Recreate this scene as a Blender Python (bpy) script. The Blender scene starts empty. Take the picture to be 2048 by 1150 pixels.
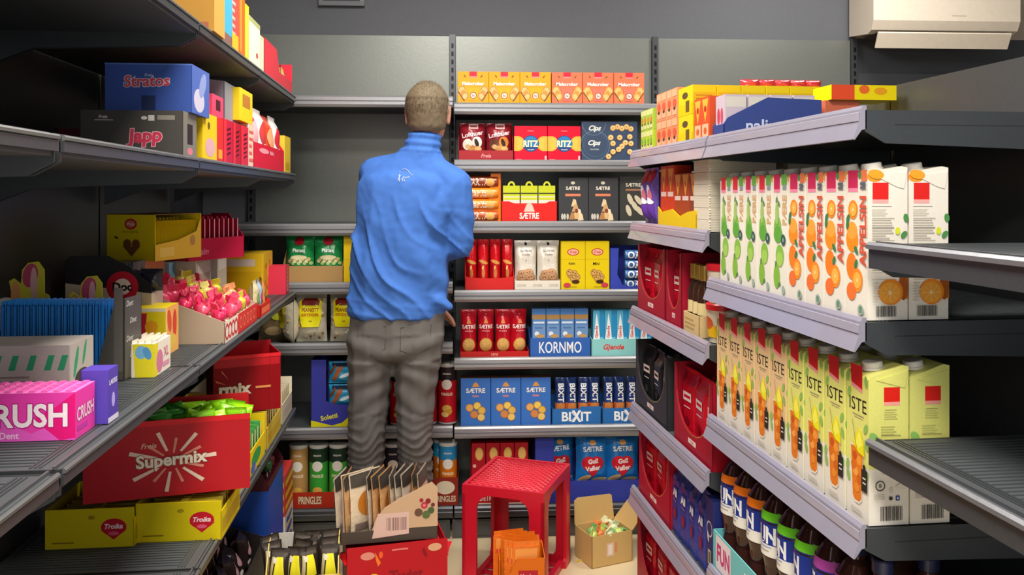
import bpy, bmesh, math, random
from mathutils import Vector, Matrix
R = math.radians
random.seed(7)
SC = bpy.context.scene
COL = SC.collection
# ------------------------------------------------------------------ camera, light, exposure
F = 1700.0; HZ = 390.0; CH = 1.35           # focal length in px of a 2048 wide frame, horizon row, lens height
cam_d = bpy.data.cameras.new('camera'); cam = bpy.data.objects.new('camera', cam_d); COL.objects.link(cam)
cam.location = (0, 0, CH); cam.rotation_euler = (R(90), 0, 0)
cam_d.sensor_width = 36; cam_d.lens = 36 * F / 2048
cam_d.shift_y = -(575 - HZ) / 2048; cam_d.clip_start = 0.02
SC.camera = cam
vs = SC.view_settings
vs.view_transform = 'Standard'; vs.look = 'None'; vs.gamma = 1; vs.use_curve_mapping = False
vs.exposure = -0.12
w = bpy.data.worlds.new('room_air'); SC.world = w; w.use_nodes = True
w.node_tree.nodes['Background'].inputs[0].default_value = (0.93, 0.96, 1.0, 1)
w.node_tree.nodes['Background'].inputs[1].default_value = 1.45
def area(name, loc, rot, sx, sy, power, col=(1, .955, .89)):
    d = bpy.data.lights.new(name, 'AREA'); d.shape = 'RECTANGLE'; d.size = sx; d.size_y = sy; d.energy = power; d.color = col
    o = bpy.data.objects.new(name, d); COL.objects.link(o); o.location = loc; o.rotation_euler = rot
    return o
# the ceiling panel lights of the store (their fixtures are built below with the ceiling)
LAMPS = [(-0.15, 2.15), (-0.05, 0.35), (1.35, 2.9), (-0.05, -1.6)]
LPOW = [48, 60, 30, 70]
for i, (lx, ly) in enumerate(LAMPS):
    area('ceiling_lamp_light', (lx, ly, 2.70), (0, 0, 0), .55, .55, LPOW[i])

# ------------------------------------------------------------------ materials
def lin(h):
    h = h.lstrip('#'); c = [int(h[i:i + 2], 16) / 255 for i in (0, 2, 4)]
    return tuple(x / 12.92 if x <= .04045 else ((x + .055) / 1.055) ** 2.4 for x in c)
_mats = {}
def M(hexc, kind='card'):
    k = (hexc, kind)
    if k in _mats: return _mats[k]
    m = bpy.data.materials.new(kind + '_' + hexc.strip('#')); m.use_nodes = True; nt = m.node_tree; b = nt.nodes['Principled BSDF']
    c = lin(hexc); b.inputs['Base Color'].default_value = (*c, 1)
    P = dict(card=(.42, 0, 250, .02), foil=(.28, .05, 60, .25), ink=(.4, 0, 0, 0), plastic=(.35, 0, 40, .02), metal=(.38, .55, 90, .02), dark=(.5, .1, 200, .03),
             cloth=(.8, 0, 900, .15), skin=(.55, 0, 300, .1), hair=(.75, 0, 260, .12), chrome=(.25, .9, 100, .02), floor=(.35, 0, 4, .02), wall=(.6, 0, 60, .05), liquid=(.08, 0, 0, 0),
             rail=(.3, 0, 30, .02), paper=(.7, 0, 120, .06), gloss=(.15, 0, 0, 0))[kind]
    b.inputs['Roughness'].default_value = P[0]; b.inputs['Metallic'].default_value = P[1]
    if kind in ('card', 'dark', 'foil', 'floor', 'wall', 'cloth', 'hair', 'skin', 'metal', 'paper', 'rail', 'plastic') and P[3]:
        tc = nt.nodes.new('ShaderNodeTexCoord'); n = nt.nodes.new('ShaderNodeTexNoise'); n.inputs['Scale'].default_value = P[2]; n.inputs['Detail'].default_value = 2
        nt.links.new(tc.outputs['Object'], n.inputs['Vector'])
        bp = nt.nodes.new('ShaderNodeBump'); bp.inputs['Strength'].default_value = P[3]; bp.inputs['Distance'].default_value = .01
        nt.links.new(n.outputs['Fac'], bp.inputs['Height']); nt.links.new(bp.outputs['Normal'], b.inputs['Normal'])
        mx = nt.nodes.new('ShaderNodeMix'); mx.data_type = 'RGBA'; mx.inputs[6].default_value = (*[x * (.72 if kind == 'hair' else .93) for x in c], 1); mx.inputs[7].default_value = (*[min(1, x * (1.3 if kind == 'hair' else 1.05)) for x in c], 1)
        nt.links.new(n.outputs['Fac'], mx.inputs[0]); nt.links.new(mx.outputs[2], b.inputs['Base Color'])
    if kind in ('card', 'ink'): b.inputs['Specular IOR Level'].default_value = .22
    if kind == 'rail':
        b.inputs['Coat Weight'].default_value = .4
    if kind == 'floor':
        b.inputs['Coat Weight'].default_value = .2
    _mats[k] = m; return m
def clear_mat():
    if 'clear' in _mats: return _mats['clear']
    m = bpy.data.materials.new('clear_film'); m.use_nodes = True; b = m.node_tree.nodes['Principled BSDF']
    b.inputs['Roughness'].default_value = .08; b.inputs['Alpha'].default_value = .18; b.inputs['Base Color'].default_value = (.9, .95, 1, 1)
    _mats['clear'] = m; return m
def glow_mat():
    m = bpy.data.materials.new('lit_diffuser'); m.use_nodes = True; b = m.node_tree.nodes['Principled BSDF']
    b.inputs['Emission Color'].default_value = (1, .97, .92, 1); b.inputs['Emission Strength'].default_value = 3; return m

# ------------------------------------------------------------------ mesh builder
_txt = {}
def text_geo(s, bold=.0, shear=0.):
    k = (s, bold, shear)
    if k in _txt: return _txt[k]
    cu = bpy.data.curves.new('t', 'FONT'); cu.body = s; cu.size = 1; cu.offset = bold; cu.shear = shear; cu.resolution_u = 3; cu.fill_mode = 'FRONT'
    ob = bpy.data.objects.new('t', cu); COL.objects.link(ob)
    me = bpy.data.meshes.new_from_object(ob.evaluated_get(bpy.context.evaluated_depsgraph_get()))
    vs_ = [(v.co.x, v.co.y) for v in me.vertices]; fs = [tuple(p.vertices) for p in me.polygons]
    bpy.data.objects.remove(ob); bpy.data.curves.remove(cu); bpy.data.meshes.remove(me)
    if not vs_: vs_ = [(0, 0)]
    x0 = min(v[0] for v in vs_); x1 = max(v[0] for v in vs_); y0 = min(v[1] for v in vs_); y1 = max(v[1] for v in vs_)
    g = ([((x - (x0 + x1) / 2), (y - (y0 + y1) / 2)) for x, y in vs_], fs, x1 - x0, max(y1 - y0, .01)); _txt[k] = g; return g

class MB:
    def __init__(s): s.v = []; s.f = []; s.m = []; s.sm = []; s.mats = []
    def mi(s, mat):
        if isinstance(mat, str): mat = M(mat)
        if mat not in s.mats: s.mats.append(mat)
        return s.mats.index(mat)
    def add(s, vs_, fs, mat, smooth=False):
        n = len(s.v); s.v += [tuple(v) for v in vs_]; k = s.mi(mat)
        for f in fs: s.f.append(tuple(i + n for i in f)); s.m.append(k); s.sm.append(smooth)
    def box(s, x0, x1, y0, y1, z0, z1, mat, mats=None, T=None):
        vs_ = [(x0, y0, z0), (x1, y0, z0), (x1, y1, z0), (x0, y1, z0), (x0, y0, z1), (x1, y0, z1), (x1, y1, z1), (x0, y1, z1)]
        if T: vs_ = [T @ Vector(v) for v in vs_]
        fs = dict(bot=(0, 3, 2, 1), top=(4, 5, 6, 7), front=(0, 1, 5, 4), right=(1, 2, 6, 5), back=(2, 3, 7, 6), left=(3, 0, 4, 7))
        for k, f in fs.items(): s.add([vs_[i] for i in f], [(0, 1, 2, 3)], (mats or {}).get(k, mat))
        return s
    def prism(s, pts, axis, a, b, mat, cap=None, T=None):
        """pts 2D polygon; axis the extrusion axis: 'x' pts=(y,z), 'y' pts=(x,z), 'z' pts=(x,y)"""
        def P(p, t): return {'x': (t, p[0], p[1]), 'y': (p[0], t, p[1]), 'z': (p[0], p[1], t)}[axis]
        n = len(pts); vs_ = [P(p, a) for p in pts] + [P(p, b) for p in pts]
        if T: vs_ = [T @ Vector(v) for v in vs_]
        s.add(vs_, [(i, (i + 1) % n, n + (i + 1) % n, n + i) for i in range(n)], mat)
        s.add(vs_, [tuple(range(n))[::-1], tuple(range(n, 2 * n))], cap or mat); return s
    def lathe(s, prof, mats, n=24, c=(0, 0, 0), axis='z', smooth=True, T=None):
        """prof [(r,z)], mats one or per segment"""
        for i in range(len(prof) - 1):
            (r0, z0), (r1, z1) = prof[i], prof[i + 1]; vs_ = []
            for r, z in ((r0, z0), (r1, z1)):
                for k in range(n):
                    a = 2 * math.pi * k / n; p = (r * math.cos(a), r * math.sin(a), z)
                    if axis == 'x': p = (p[2], p[0], p[1])
                    if axis == 'y': p = (p[0], p[2], p[1])
                    q = Vector((p[0] + c[0], p[1] + c[1], p[2] + c[2])); vs_.append(T @ q if T else q)
            m = mats[i] if isinstance(mats, (list, tuple)) else mats
            s.add(vs_, [(k, (k + 1) % n, n + (k + 1) % n, n + k) for k in range(n)], m, smooth)
        return s
    def cyl(s, c, r, h, mat, n=20, axis='z', T=None):
        return s.lathe([(0, 0), (r, 0), (r, h), (0, h)], mat, n, c, axis, False, T)
    def tube(s, pts, r, mat, n=6):
        pts = [Vector(p) for p in pts]; rings = []
        for i, p in enumerate(pts):
            d = (pts[min(i + 1, len(pts) - 1)] - pts[max(i - 1, 0)]).normalized()
            u = d.orthogonal().normalized(); w_ = d.cross(u)
            rings.append([p + r * (math.cos(2 * math.pi * k / n) * u + math.sin(2 * math.pi * k / n) * w_) for k in range(n)])
        vs_ = [v for rg in rings for v in rg]; fs = []
        for i in range(len(rings) - 1):
            for k in range(n): fs.append((i * n + k, i * n + (k + 1) % n, (i + 1) * n + (k + 1) % n, (i + 1) * n + k))
        fs += [tuple(range(n))[::-1], tuple(range((len(rings) - 1) * n, len(rings) * n))]
        s.add(vs_, fs, mat, True); return s
    def grid(s, fn, nu, nv, mat, smooth=True):
        vs_ = [fn(i / nu, j / nv) for j in range(nv + 1) for i in range(nu + 1)]
        s.add(vs_, [(j * (nu + 1) + i, j * (nu + 1) + i + 1, (j + 1) * (nu + 1) + i + 1, (j + 1) * (nu + 1) + i) for j in range(nv) for i in range(nu)], mat, smooth); return s
    def mesh(s, name):
        me = bpy.data.meshes.new(name); me.from_pydata([tuple(v) for v in s.v], [], s.f)
        for m in s.mats: me.materials.append(m)
        me.polygons.foreach_set('material_index', s.m); me.polygons.foreach_set('use_smooth', s.sm); me.update(); return me
    def obj(s, name, parent=None, label=None):
        o = bpy.data.objects.new(name, s.mesh(name)); COL.objects.link(o)
        if parent: o.parent = parent
        if label: o['label'] = label
        return o
    # printing contexts: normalised (u,v) on a face
    def front(s, w_, h, y=0, z=0, x=0): return Pr(s, lambda u, v, l: (x + w_ * (u - .5), y - l, z + h * v), w_, h)
    def left(s, x, d, h, y=0, z=0): return Pr(s, lambda u, v, l: (x - l, y + d * (1 - u), z + h * v), d, h)
    def right(s, x, d, h, y=0, z=0): return Pr(s, lambda u, v, l: (x + l, y + d * u, z + h * v), d, h)
    def top(s, w_, d, z): return Pr(s, lambda u, v, l: (w_ * (u - .5), d * v, z + l), w_, d)

class Pr:
    def __init__(s, mb, f, W, H, curved=False): s.mb = mb; s.f = f; s.W = W; s.H = H; s.l = .00015; s.curved = curved
    def lay(s): s.l += .00007; return s.l
    def poly(s, pts, mat):
        l = s.lay()
        if s.curved:
            c = (sum(p[0] for p in pts) / len(pts), sum(p[1] for p in pts) / len(pts))
            for p, q in zip(pts, list(pts[1:]) + [pts[0]]):
                s.mb.grid(lambda a, b: s.f(c[0] + ((p[0] + (q[0] - p[0]) * a) - c[0]) * b, c[1] + ((p[1] + (q[1] - p[1]) * a) - c[1]) * b, l), 5, 5, mat)
            return s
        s.mb.add([s.f(u, v, l) for u, v in pts], [tuple(range(len(pts)))], mat, s.curved); return s
    def rect(s, u0, v0, u1, v1, mat):
        if s.curved:
            l = s.lay(); n = 10; s.mb.grid(lambda a, b: s.f(u0 + (u1 - u0) * a, v0 + (v1 - v0) * b, l), n, 6, mat); return s
        return s.poly([(u0, v0), (u1, v0), (u1, v1), (u0, v1)], mat)
    def ell(s, cu, cv, ru, rv, mat, n=22, a0=0., a1=360., rot=0):
        l = s.lay(); pts = []
        for k in range(n + 1):
            a = R(a0 + (a1 - a0) * k / n); x = ru * math.cos(a) * s.W; y = rv * math.sin(a) * s.H
            c, q = math.cos(R(rot)), math.sin(R(rot)); pts.append((cu + (x * c - y * q) / s.W, cv + (x * q + y * c) / s.H))
        if s.curved:
            vs_ = [s.f(cu, cv, l)]; rings = 3
            for r in range(1, rings + 1): vs_ += [s.f(cu + (p[0] - cu) * r / rings, cv + (p[1] - cv) * r / rings, l) for p in pts]
            m = n + 1; fs = [(0, 1 + k, 2 + k) for k in range(n)]
            for r in range(1, rings): fs += [(1 + (r - 1) * m + k, 1 + r * m + k, 2 + r * m + k, 2 + (r - 1) * m + k) for k in range(n)]
            s.mb.add(vs_, fs, mat, True); return s
        s.mb.add([s.f(cu, cv, l)] + [s.f(p[0], p[1], l) for p in pts], [(0, 1 + k, 2 + k) for k in range(n)], mat); return s
    def circ(s, cu, cv, r, mat, **k): return s.ell(cu, cv, r * s.H / s.W, r, mat, **k)   # r in height units
    def ring(s, cu, cv, r, t, mat, n=24, a0=0, a1=360):
        l = s.lay(); vs_ = []
        for k in range(n + 1):
            a = R(a0 + (a1 - a0) * k / n)
            for q in (r, r - t): vs_.append(s.f(cu + q * math.cos(a) * s.H / s.W, cv + q * math.sin(a), l))
        s.mb.add(vs_, [(2 * k, 2 * k + 1, 2 * k + 3, 2 * k + 2) for k in range(n)], mat, s.curved); return s
    def line(s, p, q, t, mat):
        (a, b), (c, d) = p, q; dx, dy = (c - a) * s.W, (d - b) * s.H; L = math.hypot(dx, dy) or 1; nx, ny = -dy / L * t / 2, dx / L * t / 2
        return s.poly([(a - nx / s.W, b - ny / s.H), (c - nx / s.W, d - ny / s.H), (c + nx / s.W, d + ny / s.H), (a + nx / s.W, b + ny / s.H)], mat)
    def text(s, t, cu, cv, h, mat, wmax=.9, rot=0, bold=.02, shear=0., outline=None, ow=.04):
        """h: letter height in face heights, wmax: greatest run in face widths (heights when rotated)"""
        bold = min(bold, .03 if len(t) > 4 else .042) if len(t) > 1 else bold; ow = min(ow, .032)
        vs_, fs, w_, hh = text_geo(t, bold, shear); H = h * s.H; sc = H / hh; lim = wmax * (s.H if abs(rot) in (90, -90) else s.W)
        sx = min(sc, lim / w_)
        c, q = math.cos(R(rot)), math.sin(R(rot))
        if outline:
            ov, of, _, _ = text_geo(t, bold + ow, shear); l = s.lay()
            s.mb.add([s.f(cu + (x * sx * c - y * sc * q) / s.W, cv + (x * sx * q + y * sc * c) / s.H, l) for x, y in ov], of, outline, s.curved)
        l = s.lay()
        s.mb.add([s.f(cu + (x * sx * c - y * sc * q) / s.W, cv + (x * sx * q + y * sc * c) / s.H, l) for x, y in vs_], fs, mat, s.curved); return s
    def lines(s, u0, v0, u1, v1, n, mat, seed=1):
        rr = random.Random(seed)
        for i in range(n):
            v = v1 + (v0 - v1) * (i + .5) / n; t = abs(v1 - v0) / n * .22
            s.rect(u0, v - t, u0 + (u1 - u0) * rr.uniform(.6, 1), v + t, mat)
        return s
    def bars(s, u0, v0, u1, v1, mat='#3a3a3a', n=22, seed=3):
        rr = random.Random(seed); x = u0; l = s.lay(); st = (u1 - u0) / n
        while x < u1:
            w_ = st * rr.uniform(.3, 1.0); s.mb.add([s.f(x, v0, l), s.f(x + w_, v0, l), s.f(x + w_, v1, l), s.f(x, v1, l)], [(0, 1, 2, 3)], mat); x += w_ + st * rr.uniform(.3, 1.)
        return s

# ------------------------------------------------------------------ things
def tagged(o, label, cat, group=None, kind=None):
    o['label'] = label; o['category'] = cat
    if group: o['group'] = group
    if kind: o['kind'] = kind
    return o
def empty(name, label, cat, group=None):
    o = bpy.data.objects.new(name, None); COL.objects.link(o); o.empty_display_size = .05
    return tagged(o, label, cat, group)
def struct(o): o['kind'] = 'structure'; return o
def dup(o):
    c = o.copy(); COL.objects.link(c)
    for ch in [x for x in bpy.data.objects if x.parent == o and x != c]:
        d = ch.copy(); COL.objects.link(d); d.parent = c
        for g in [x for x in bpy.data.objects if x.parent == ch and x != d]:
            e = g.copy(); COL.objects.link(e); e.parent = d
    return c
_used = set()
def inst(proto, label, group=None):
    """first call gives the prototype itself, later calls give copies"""
    o = proto if proto.name not in _used else dup(proto)
    _used.add(proto.name); _used.add(o.name); o['label'] = label
    if group: o['group'] = group
    return o
class Unit:
    def __init__(s, ox, oy, th):
        s.O = (ox, oy); s.th = th; s.s = (math.cos(th), math.sin(th)); s.n = (-math.sin(th), math.cos(th))
    def on(s, px, v=0.):
        r = ((px - 1024) / F, 1.); D = (v + s.O[0] * s.n[0] + s.O[1] * s.n[1]) / (r[0] * s.n[0] + r[1] * s.n[1])
        return (D * r[0] - s.O[0]) * s.s[0] + (D - s.O[1]) * s.s[1]
    def D(s, px, v=0.):
        x = s.on(px, v); return s.O[1] + x * s.s[1] + v * s.n[1]
    def world(s, x, y, z=0): return Vector((s.O[0] + x * s.s[0] + y * s.n[0], s.O[1] + x * s.s[1] + y * s.n[1], z))
    def put(s, o, x, y, z, rot=0., tilt=0.):
        o.location = s.world(x, y, z); o.rotation_euler = (tilt, 0, s.th + R(rot)); return o
    def z(s, py, px, v=0.): return CH - (py - HZ) / F * s.D(px, v)
    def span(s, a, b, v=0.):
        xa, xb = s.on(a, v), s.on(b, v); return (xa + xb) / 2, abs(xb - xa)
    def mat(s): return Matrix.Translation((s.O[0], s.O[1], 0)) @ Matrix.Rotation(s.th, 4, 'Z')
BK = Unit((915 - 1024) / F * 3.33, 3.33, math.atan(.0576))
RT = Unit(.7024 - .1229 * 2.65, 2.65, math.atan2(-1, .1229))
LT = Unit(-.460 - .1059 * 3.08, 3.08, math.atan2(1, -.1059))
NTH = ['nearest', 'second', 'third', 'fourth', 'fifth', 'sixth', 'seventh', 'eighth', 'ninth', 'tenth', 'eleventh', 'twelfth', 'thirteenth', 'fourteenth', 'fifteenth', 'sixteenth', 'seventeenth', 'eighteenth', 'nineteenth', 'twentieth', 'twenty-first', 'twenty-second']
def nth(i, n, ref):
    """place counted from something findable"""
    if n == 1: return ''
    if i == 0: return 'nearest ' + ref
    if i == n - 1: return 'farthest from ' + ref
    return NTH[i] + ' from ' + ref
# ------------------------------------------------------------------ the room
DK = '#4b4f51'
m = MB(); m.box(-3.0, 3.2, -2.4, 4.6, -.05, 0, M('#d6c29c', 'floor')); struct(m.obj('floor'))
m = MB(); m.box(-3.0, 3.2, -2.4, 4.6, 2.74, 2.8, M('#8c8d8e', 'wall')); struct(m.obj('ceiling'))
m = MB(); m.box(-1.6, BK.on(1706, .49), .47, .57, 0, 2.74, M('#5b5d63', 'wall')); o = m.obj('wall_back'); BK.put(o, 0, 0, 0); struct(o)
xr = BK.on(1706, .49)
m = MB(); m.box(xr, 2.9, .47, .57, 2.07, 2.74, M('#b5a595', 'wall')); m.box(xr, 2.9, .47, .57, 0, 2.07, M('#43464b', 'wall')); o = m.obj('wall_back_recess'); BK.put(o, 0, 0, 0); struct(o)  # right stretch of the back wall, flush with the rest: taupe above, dark grey below
m = MB(); m.box(-3.4, 1.3, .50, .6, 0, 2.74, M('#34353c', 'wall')); o = m.obj('wall_left'); LT.put(o, 0, 0, 0); struct(o)
m = MB(); m.box(3.0, 3.1, -2.4, 4.6, 0, 2.74, M('#4c4e52', 'wall')); struct(m.obj('wall_right'))
for lx, ly in LAMPS:
    e = empty('ceiling_light', '', 'ceiling light')
    a = MB(); a.box(-.31, .31, -.31, .31, 0, .03, '#e6e6e6'); b = MB(); b.box(-.28, .28, -.28, .28, -.004, .001, glow_mat()); a.obj('light_frame', e); b.obj('diffuser', e)
    e.location = (lx, ly, 2.712); e['label'] = 'square white ceiling panel light above the shop aisle'; e['group'] = 'ceiling panel lights'
# wall vent at the very top
xv = BK.on(684, .46)
e = empty('wall_vent', 'small grey framed vent grille high on the dark back wall', 'vent')
a = MB(); a.box(-.1, .1, 0, .02, 0, .02, '#77787d'); a.box(-.1, .1, 0, .02, .2, .22, '#77787d'); a.box(-.1, -.08, 0, .02, .02, .2, '#77787d'); a.box(.08, .1, 0, .02, .02, .2, '#85868c'); a.obj('vent_frame', e)
a = MB(); a.box(-.08, .08, .012, .02, .02, .2, '#45474f')
for i in range(8): a.box(-.08, .08, .006, .014, .03 + i * .021, .036 + i * .021, '#4d4f57')
a.obj('grille', e); BK.put(e, xv, .445, 2.185)
# shelving backs
def panel(U, x0, x1, y, z0, z1, col, label, group=None, name='shelf_back_panel'):
    m = MB(); m.box(x0 + .002, x1 - .002, y, y + .012, z0, z1, M(col, 'metal'))
    k = z0 + .36
    o = m.obj(name); U.put(o, 0, 0, 0); tagged(o, label, 'back panel', group); return o
ux = [BK.on(p, .44) for p in (503, 905, 1310, 1708)]
bx = [(503, 'empty grey steel back panel above and beside the man'), (905, 'grey steel back panel above the orange rusk boxes'), (1310, 'grey steel back panel right of the perforated post, lit from above')]
for i in range(3):
    panel(BK, ux[i] + .013, ux[i + 1] - .013, .448, .1, 2.055, '#7c7f79', bx[i][1])
panel(BK, ux[3] + .013, ux[3] + .9, .448, .1, 1.905, '#5a5c60', 'lower grey back panel below the air conditioner')
def post(x, label, h=2.06):
    m = MB(); m.box(-.013, .013, .43, .455, 0, h, M('#4a4c4e', 'metal')); z = .2
    while z < h - .03: m.box(-.005, .005, .4292, .43, z, z + .02, M('#111214', 'ink')); z += .036
    o = m.obj('slotted_upright'); BK.put(o, x, 0, 0); tagged(o, label, 'shelf upright', 'slotted uprights of the back shelving')
post(ux[0], 'slotted steel upright at the corner by the candy shelves')
post(ux[1], 'slotted steel upright just beside the man\'s head')
post(ux[2], 'slotted steel upright behind the gum racks, above the fruit juice shelf')
post(ux[3], 'slotted steel upright below the air conditioner')
def shelf(name, W, D, rail, label, cat='shelf', ribs=False, lip='back', group=None, t=.025, fh=.036):
    e = empty(name, label, cat, group)
    m = MB(); dm = M(DK, 'dark')
    m.box(-W / 2 + .003, W / 2 - .003, .004, D, -t, 0, dm)
    if ribs:
        n = int(W / .0135)
        for i in range(n): x = -W / 2 + .02 + i * (W - .04) / n; m.box(x, x + .006, .045, D - .02, 0, .0016, dm)
        for i in range(3): m.box(-W / 2 + .01, W / 2 - .01, .03 + i * .006, .0325 + i * .006, 0, .0016, M('#55585a', 'metal'))
    m.obj('shelf_board', e)
    m = MB()
    if lip == 'back':
        m.prism([(.004, .006), (-.008, .005), (-.014, -.002), (-.014, -.03), (-.009, -.04), (.004, -.042)], 'x', -W / 2, W / 2, M(rail, 'metal'))
        m.prism([(-.0142, -.014), (-.0152, -.015), (-.0152, -.018), (-.0142, -.019)], 'x', -W / 2, W / 2, M('#6a6a70', 'metal'))
    elif lip == 'plastic':
        m.prism([(.004, .008), (-.002, .008), (-.006, .002), (-.009, -.02), (-.018, -.044), (-.015, -.045), (-.004, -.03), (.004, -.028)], 'x', -W / 2, W / 2, M(rail, 'rail'))
        m.prism([(-.0078, -.002), (-.0086, -.003), (-.0096, -.016), (-.0088, -.0165)], 'x', -W / 2, W / 2, M('#a19cab', 'rail'))
    else:
        q = 1 if fh > .03 else .62
        m.prism([(.0, .004 * q), (-.004 * q, .004 * q), (-.008 * q, .0), (-.008 * q, -.006 * q), (0, -.008 * q)], 'x', -W / 2, W / 2, M('#85868a' if q == 1 else '#727473', 'metal'))
        m.prism([(.012, .005), (.0085, .005), (.0085, 0), (.012, 0)], 'x', -W / 2, W / 2, M('#6c6d70', 'metal'))
        m.prism([(.004, -.006), (-.003, -.006), (-.003, -fh), (.004, -fh)], 'x', -W / 2, W / 2, M('#53565a', 'metal'))
    m.obj('price_rail', e)
    for s in (-1, 1):
        b = MB(); b.prism([(.002, .001), (.002, -.032), (.035, -.05), (D - .1, -.06), (D, -.1), (D, .001)], 'x', s * (W / 2 - .0015) - .0015, s * (W / 2 - .0015) + .0015, M('#4b4f51', 'metal'))
        b.box(s * (W / 2 - .002) - .0022, s * (W / 2 - .002) + .0022, .05, D - .02, -.022, -.0205, '#2c2e30')
        b.obj('shelf_bracket', e)
    return e
NB = ux[2] - ux[1]
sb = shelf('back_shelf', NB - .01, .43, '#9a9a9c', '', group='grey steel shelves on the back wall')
HR = [1.707, 1.483, 1.242, .972, .707, .438, .128]; HL = [1.732, 1.233, 1.006, .770, .443, .128]
RD = ['under the orange and red rusk boxes, topmost', 'under the round cracker boxes', 'under the dark cracker boxes', 'under the cookie packs and sandwich cookie rolls', 'under the blue crispbread tray', 'under the long blue biscuit packs', 'lowest, behind the red crate stool']
LD = ['empty and topmost, behind the man\'s head', 'empty, beside the man\'s shoulder blade', 'under the green nut bags', 'under the yellow-labelled peanut bags', 'under the blue and yellow pretzel stick case', 'lowest, under the cans of crisps']
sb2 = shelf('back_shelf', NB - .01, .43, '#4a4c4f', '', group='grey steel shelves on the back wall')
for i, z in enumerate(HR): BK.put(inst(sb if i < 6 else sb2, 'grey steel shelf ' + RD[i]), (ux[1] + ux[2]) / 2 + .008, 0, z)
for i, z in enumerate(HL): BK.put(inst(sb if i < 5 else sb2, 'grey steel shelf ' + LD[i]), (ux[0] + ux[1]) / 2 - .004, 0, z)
for k, (a, b, l) in enumerate([(0, 1, 'grey plinth panel at the floor behind the tea boxes'), (1, 2, 'grey plinth panel at the floor behind the red crate stool')]):
    m = MB(); m.box(ux[a] + .005, ux[b] - .005, .012, .03, 0, .074, M('#55585a', 'metal')); m.box(ux[a] + .02, ux[b] - .02, .010, .012, .012, .066, M('#5b5e60', 'metal')); o = m.obj('plinth_panel'); BK.put(o, 0, 0, 0); tagged(o, l, 'plinth', 'plinth panels of the back shelving')
# left run of shelving
LX = [0, -.674, -1.338, -2.012, -2.69]
HLT = [1.705, 1.424, .998, .58, .11]
sl = shelf('side_shelf', .660, .42, '#8d8d8b', '', ribs=True, lip='thin', fh=.019, group='dark ribbed shelves of the candy run')
lev = ['topmost', 'second highest', 'middle', 'second lowest', 'lowest']; bay = ['far', 'third', 'second', 'nearest']
for j, z in enumerate(HLT):
    for i in range(4):
        if j == 4 and i == 3: continue
        LT.put(inst(sl, f'{lev[j]} dark ribbed shelf in the {["farthest", "second farthest", "third farthest", "nearest"][i]} bay of the candy run'), (LX[i] + LX[i + 1]) / 2, 0, z)
for i in range(4): panel(LT, LX[i + 1] + (.004), LX[i] - .004, .435, .05, 2.3, '#5c5a58', f'dark back panel of the {["farthest", "second farthest", "third farthest", "nearest"][i]} bay of the candy run', 'dark back panels of the candy run')
# right run of shelving
RX = [0, .675, 1.36, 2.045]
def rsh(lip, ribs=True): return shelf('gondola_shelf', .670, .44, '#918d9c', '', ribs=ribs, lip=lip, group='dark shelves of the drinks and coffee run')
rp = rsh('plastic'); rm = rsh('thin')
for i, z, l in [(0, 1.48, 'under the chewing gum and green tea packs'), (1, 1.48, 'under the navy tablet display'), (0, 1.26, 'under the yellow sweet tray and white napkin stacks'), (1, 1.153, 'under the pear and orange juice cartons'),
                (0, .998, 'under the two dark red coffee cases'), (1, .835, 'under the iced tea cartons'), (0, .70, 'under the black coffee case'), (1, .487, 'under the cordial bottles'), (0, .44, 'under the blue coffee bricks'), (1, .13, 'at floor level below the cordial'), (0, .15, 'at floor level under the lowest red coffee case')]:
    RT.put(inst(rp, 'dark shelf with lilac price rail ' + l), (RX[i] + RX[i + 1]) / 2, 0, z)
for z, l in [(1.275, 'upper empty dark metal shelf jutting out before the juice cartons'), (.977, 'lower empty ribbed metal shelf jutting out before the iced tea cartons'), (.47, 'low dark shelf in the nearest bay below the empty ones')]:
    RT.put(inst(rm, l), (RX[2] + RX[3]) / 2 + .003, 0, z)
for i in range(3): panel(RT, RX[i] - .0, RX[i + 1], .45, .05, 1.61, '#5e6060', f'dark back panel {["behind the coffee cases", "behind the juice and iced tea cartons", "behind the empty metal shelves"][i]}')
m = MB(); m.box(RX[0], RX[3], .463, .9, 0, .1, M('#3a3c3e', 'dark')); m.box(RX[0], RX[3], .465, .48, .1, 1.58, M('#2c2d30', 'dark')); o = m.obj('shelf_plinth'); RT.put(o, 0, 0, 0); tagged(o, 'dark base and rear sheet behind the drinks run', 'shelf base')
# air conditioner
e = empty('air_conditioner', 'white wall-mounted air conditioner with its flap open', 'air conditioner')
wt = M('#ddd0bd', 'plastic'); m = MB()
pr = [(.23, .02), (.05, .0), (.02, .012), (.0, .05), (0, .26), (.03, .3), (.23, .3)]
m.prism(pr, 'x', 0, .655, wt); m.box(.03, .62, .03, .19, -.0006, .001, '#4a4138'); P_ = m.front(.655, .3, y=0, x=.3275); P_.rect(.53, .235, .63, .245, '#9c9386'); m.obj('housing', e)
m = MB(); m.prism([(.0, .0), (.004, -.004), (.03, -.062), (.024, -.066), (-.006, -.006)], 'x', .02, .612, wt); fl_ = m.obj('louvre_flap', e)
m = MB(); m.box(.4, .41, .04, .1, -.012, 0, '#8b7b6e'); m.obj('flap_arm', fl_)
BK.put(e, BK.on(1747, .22), .22, 2.052)
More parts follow.
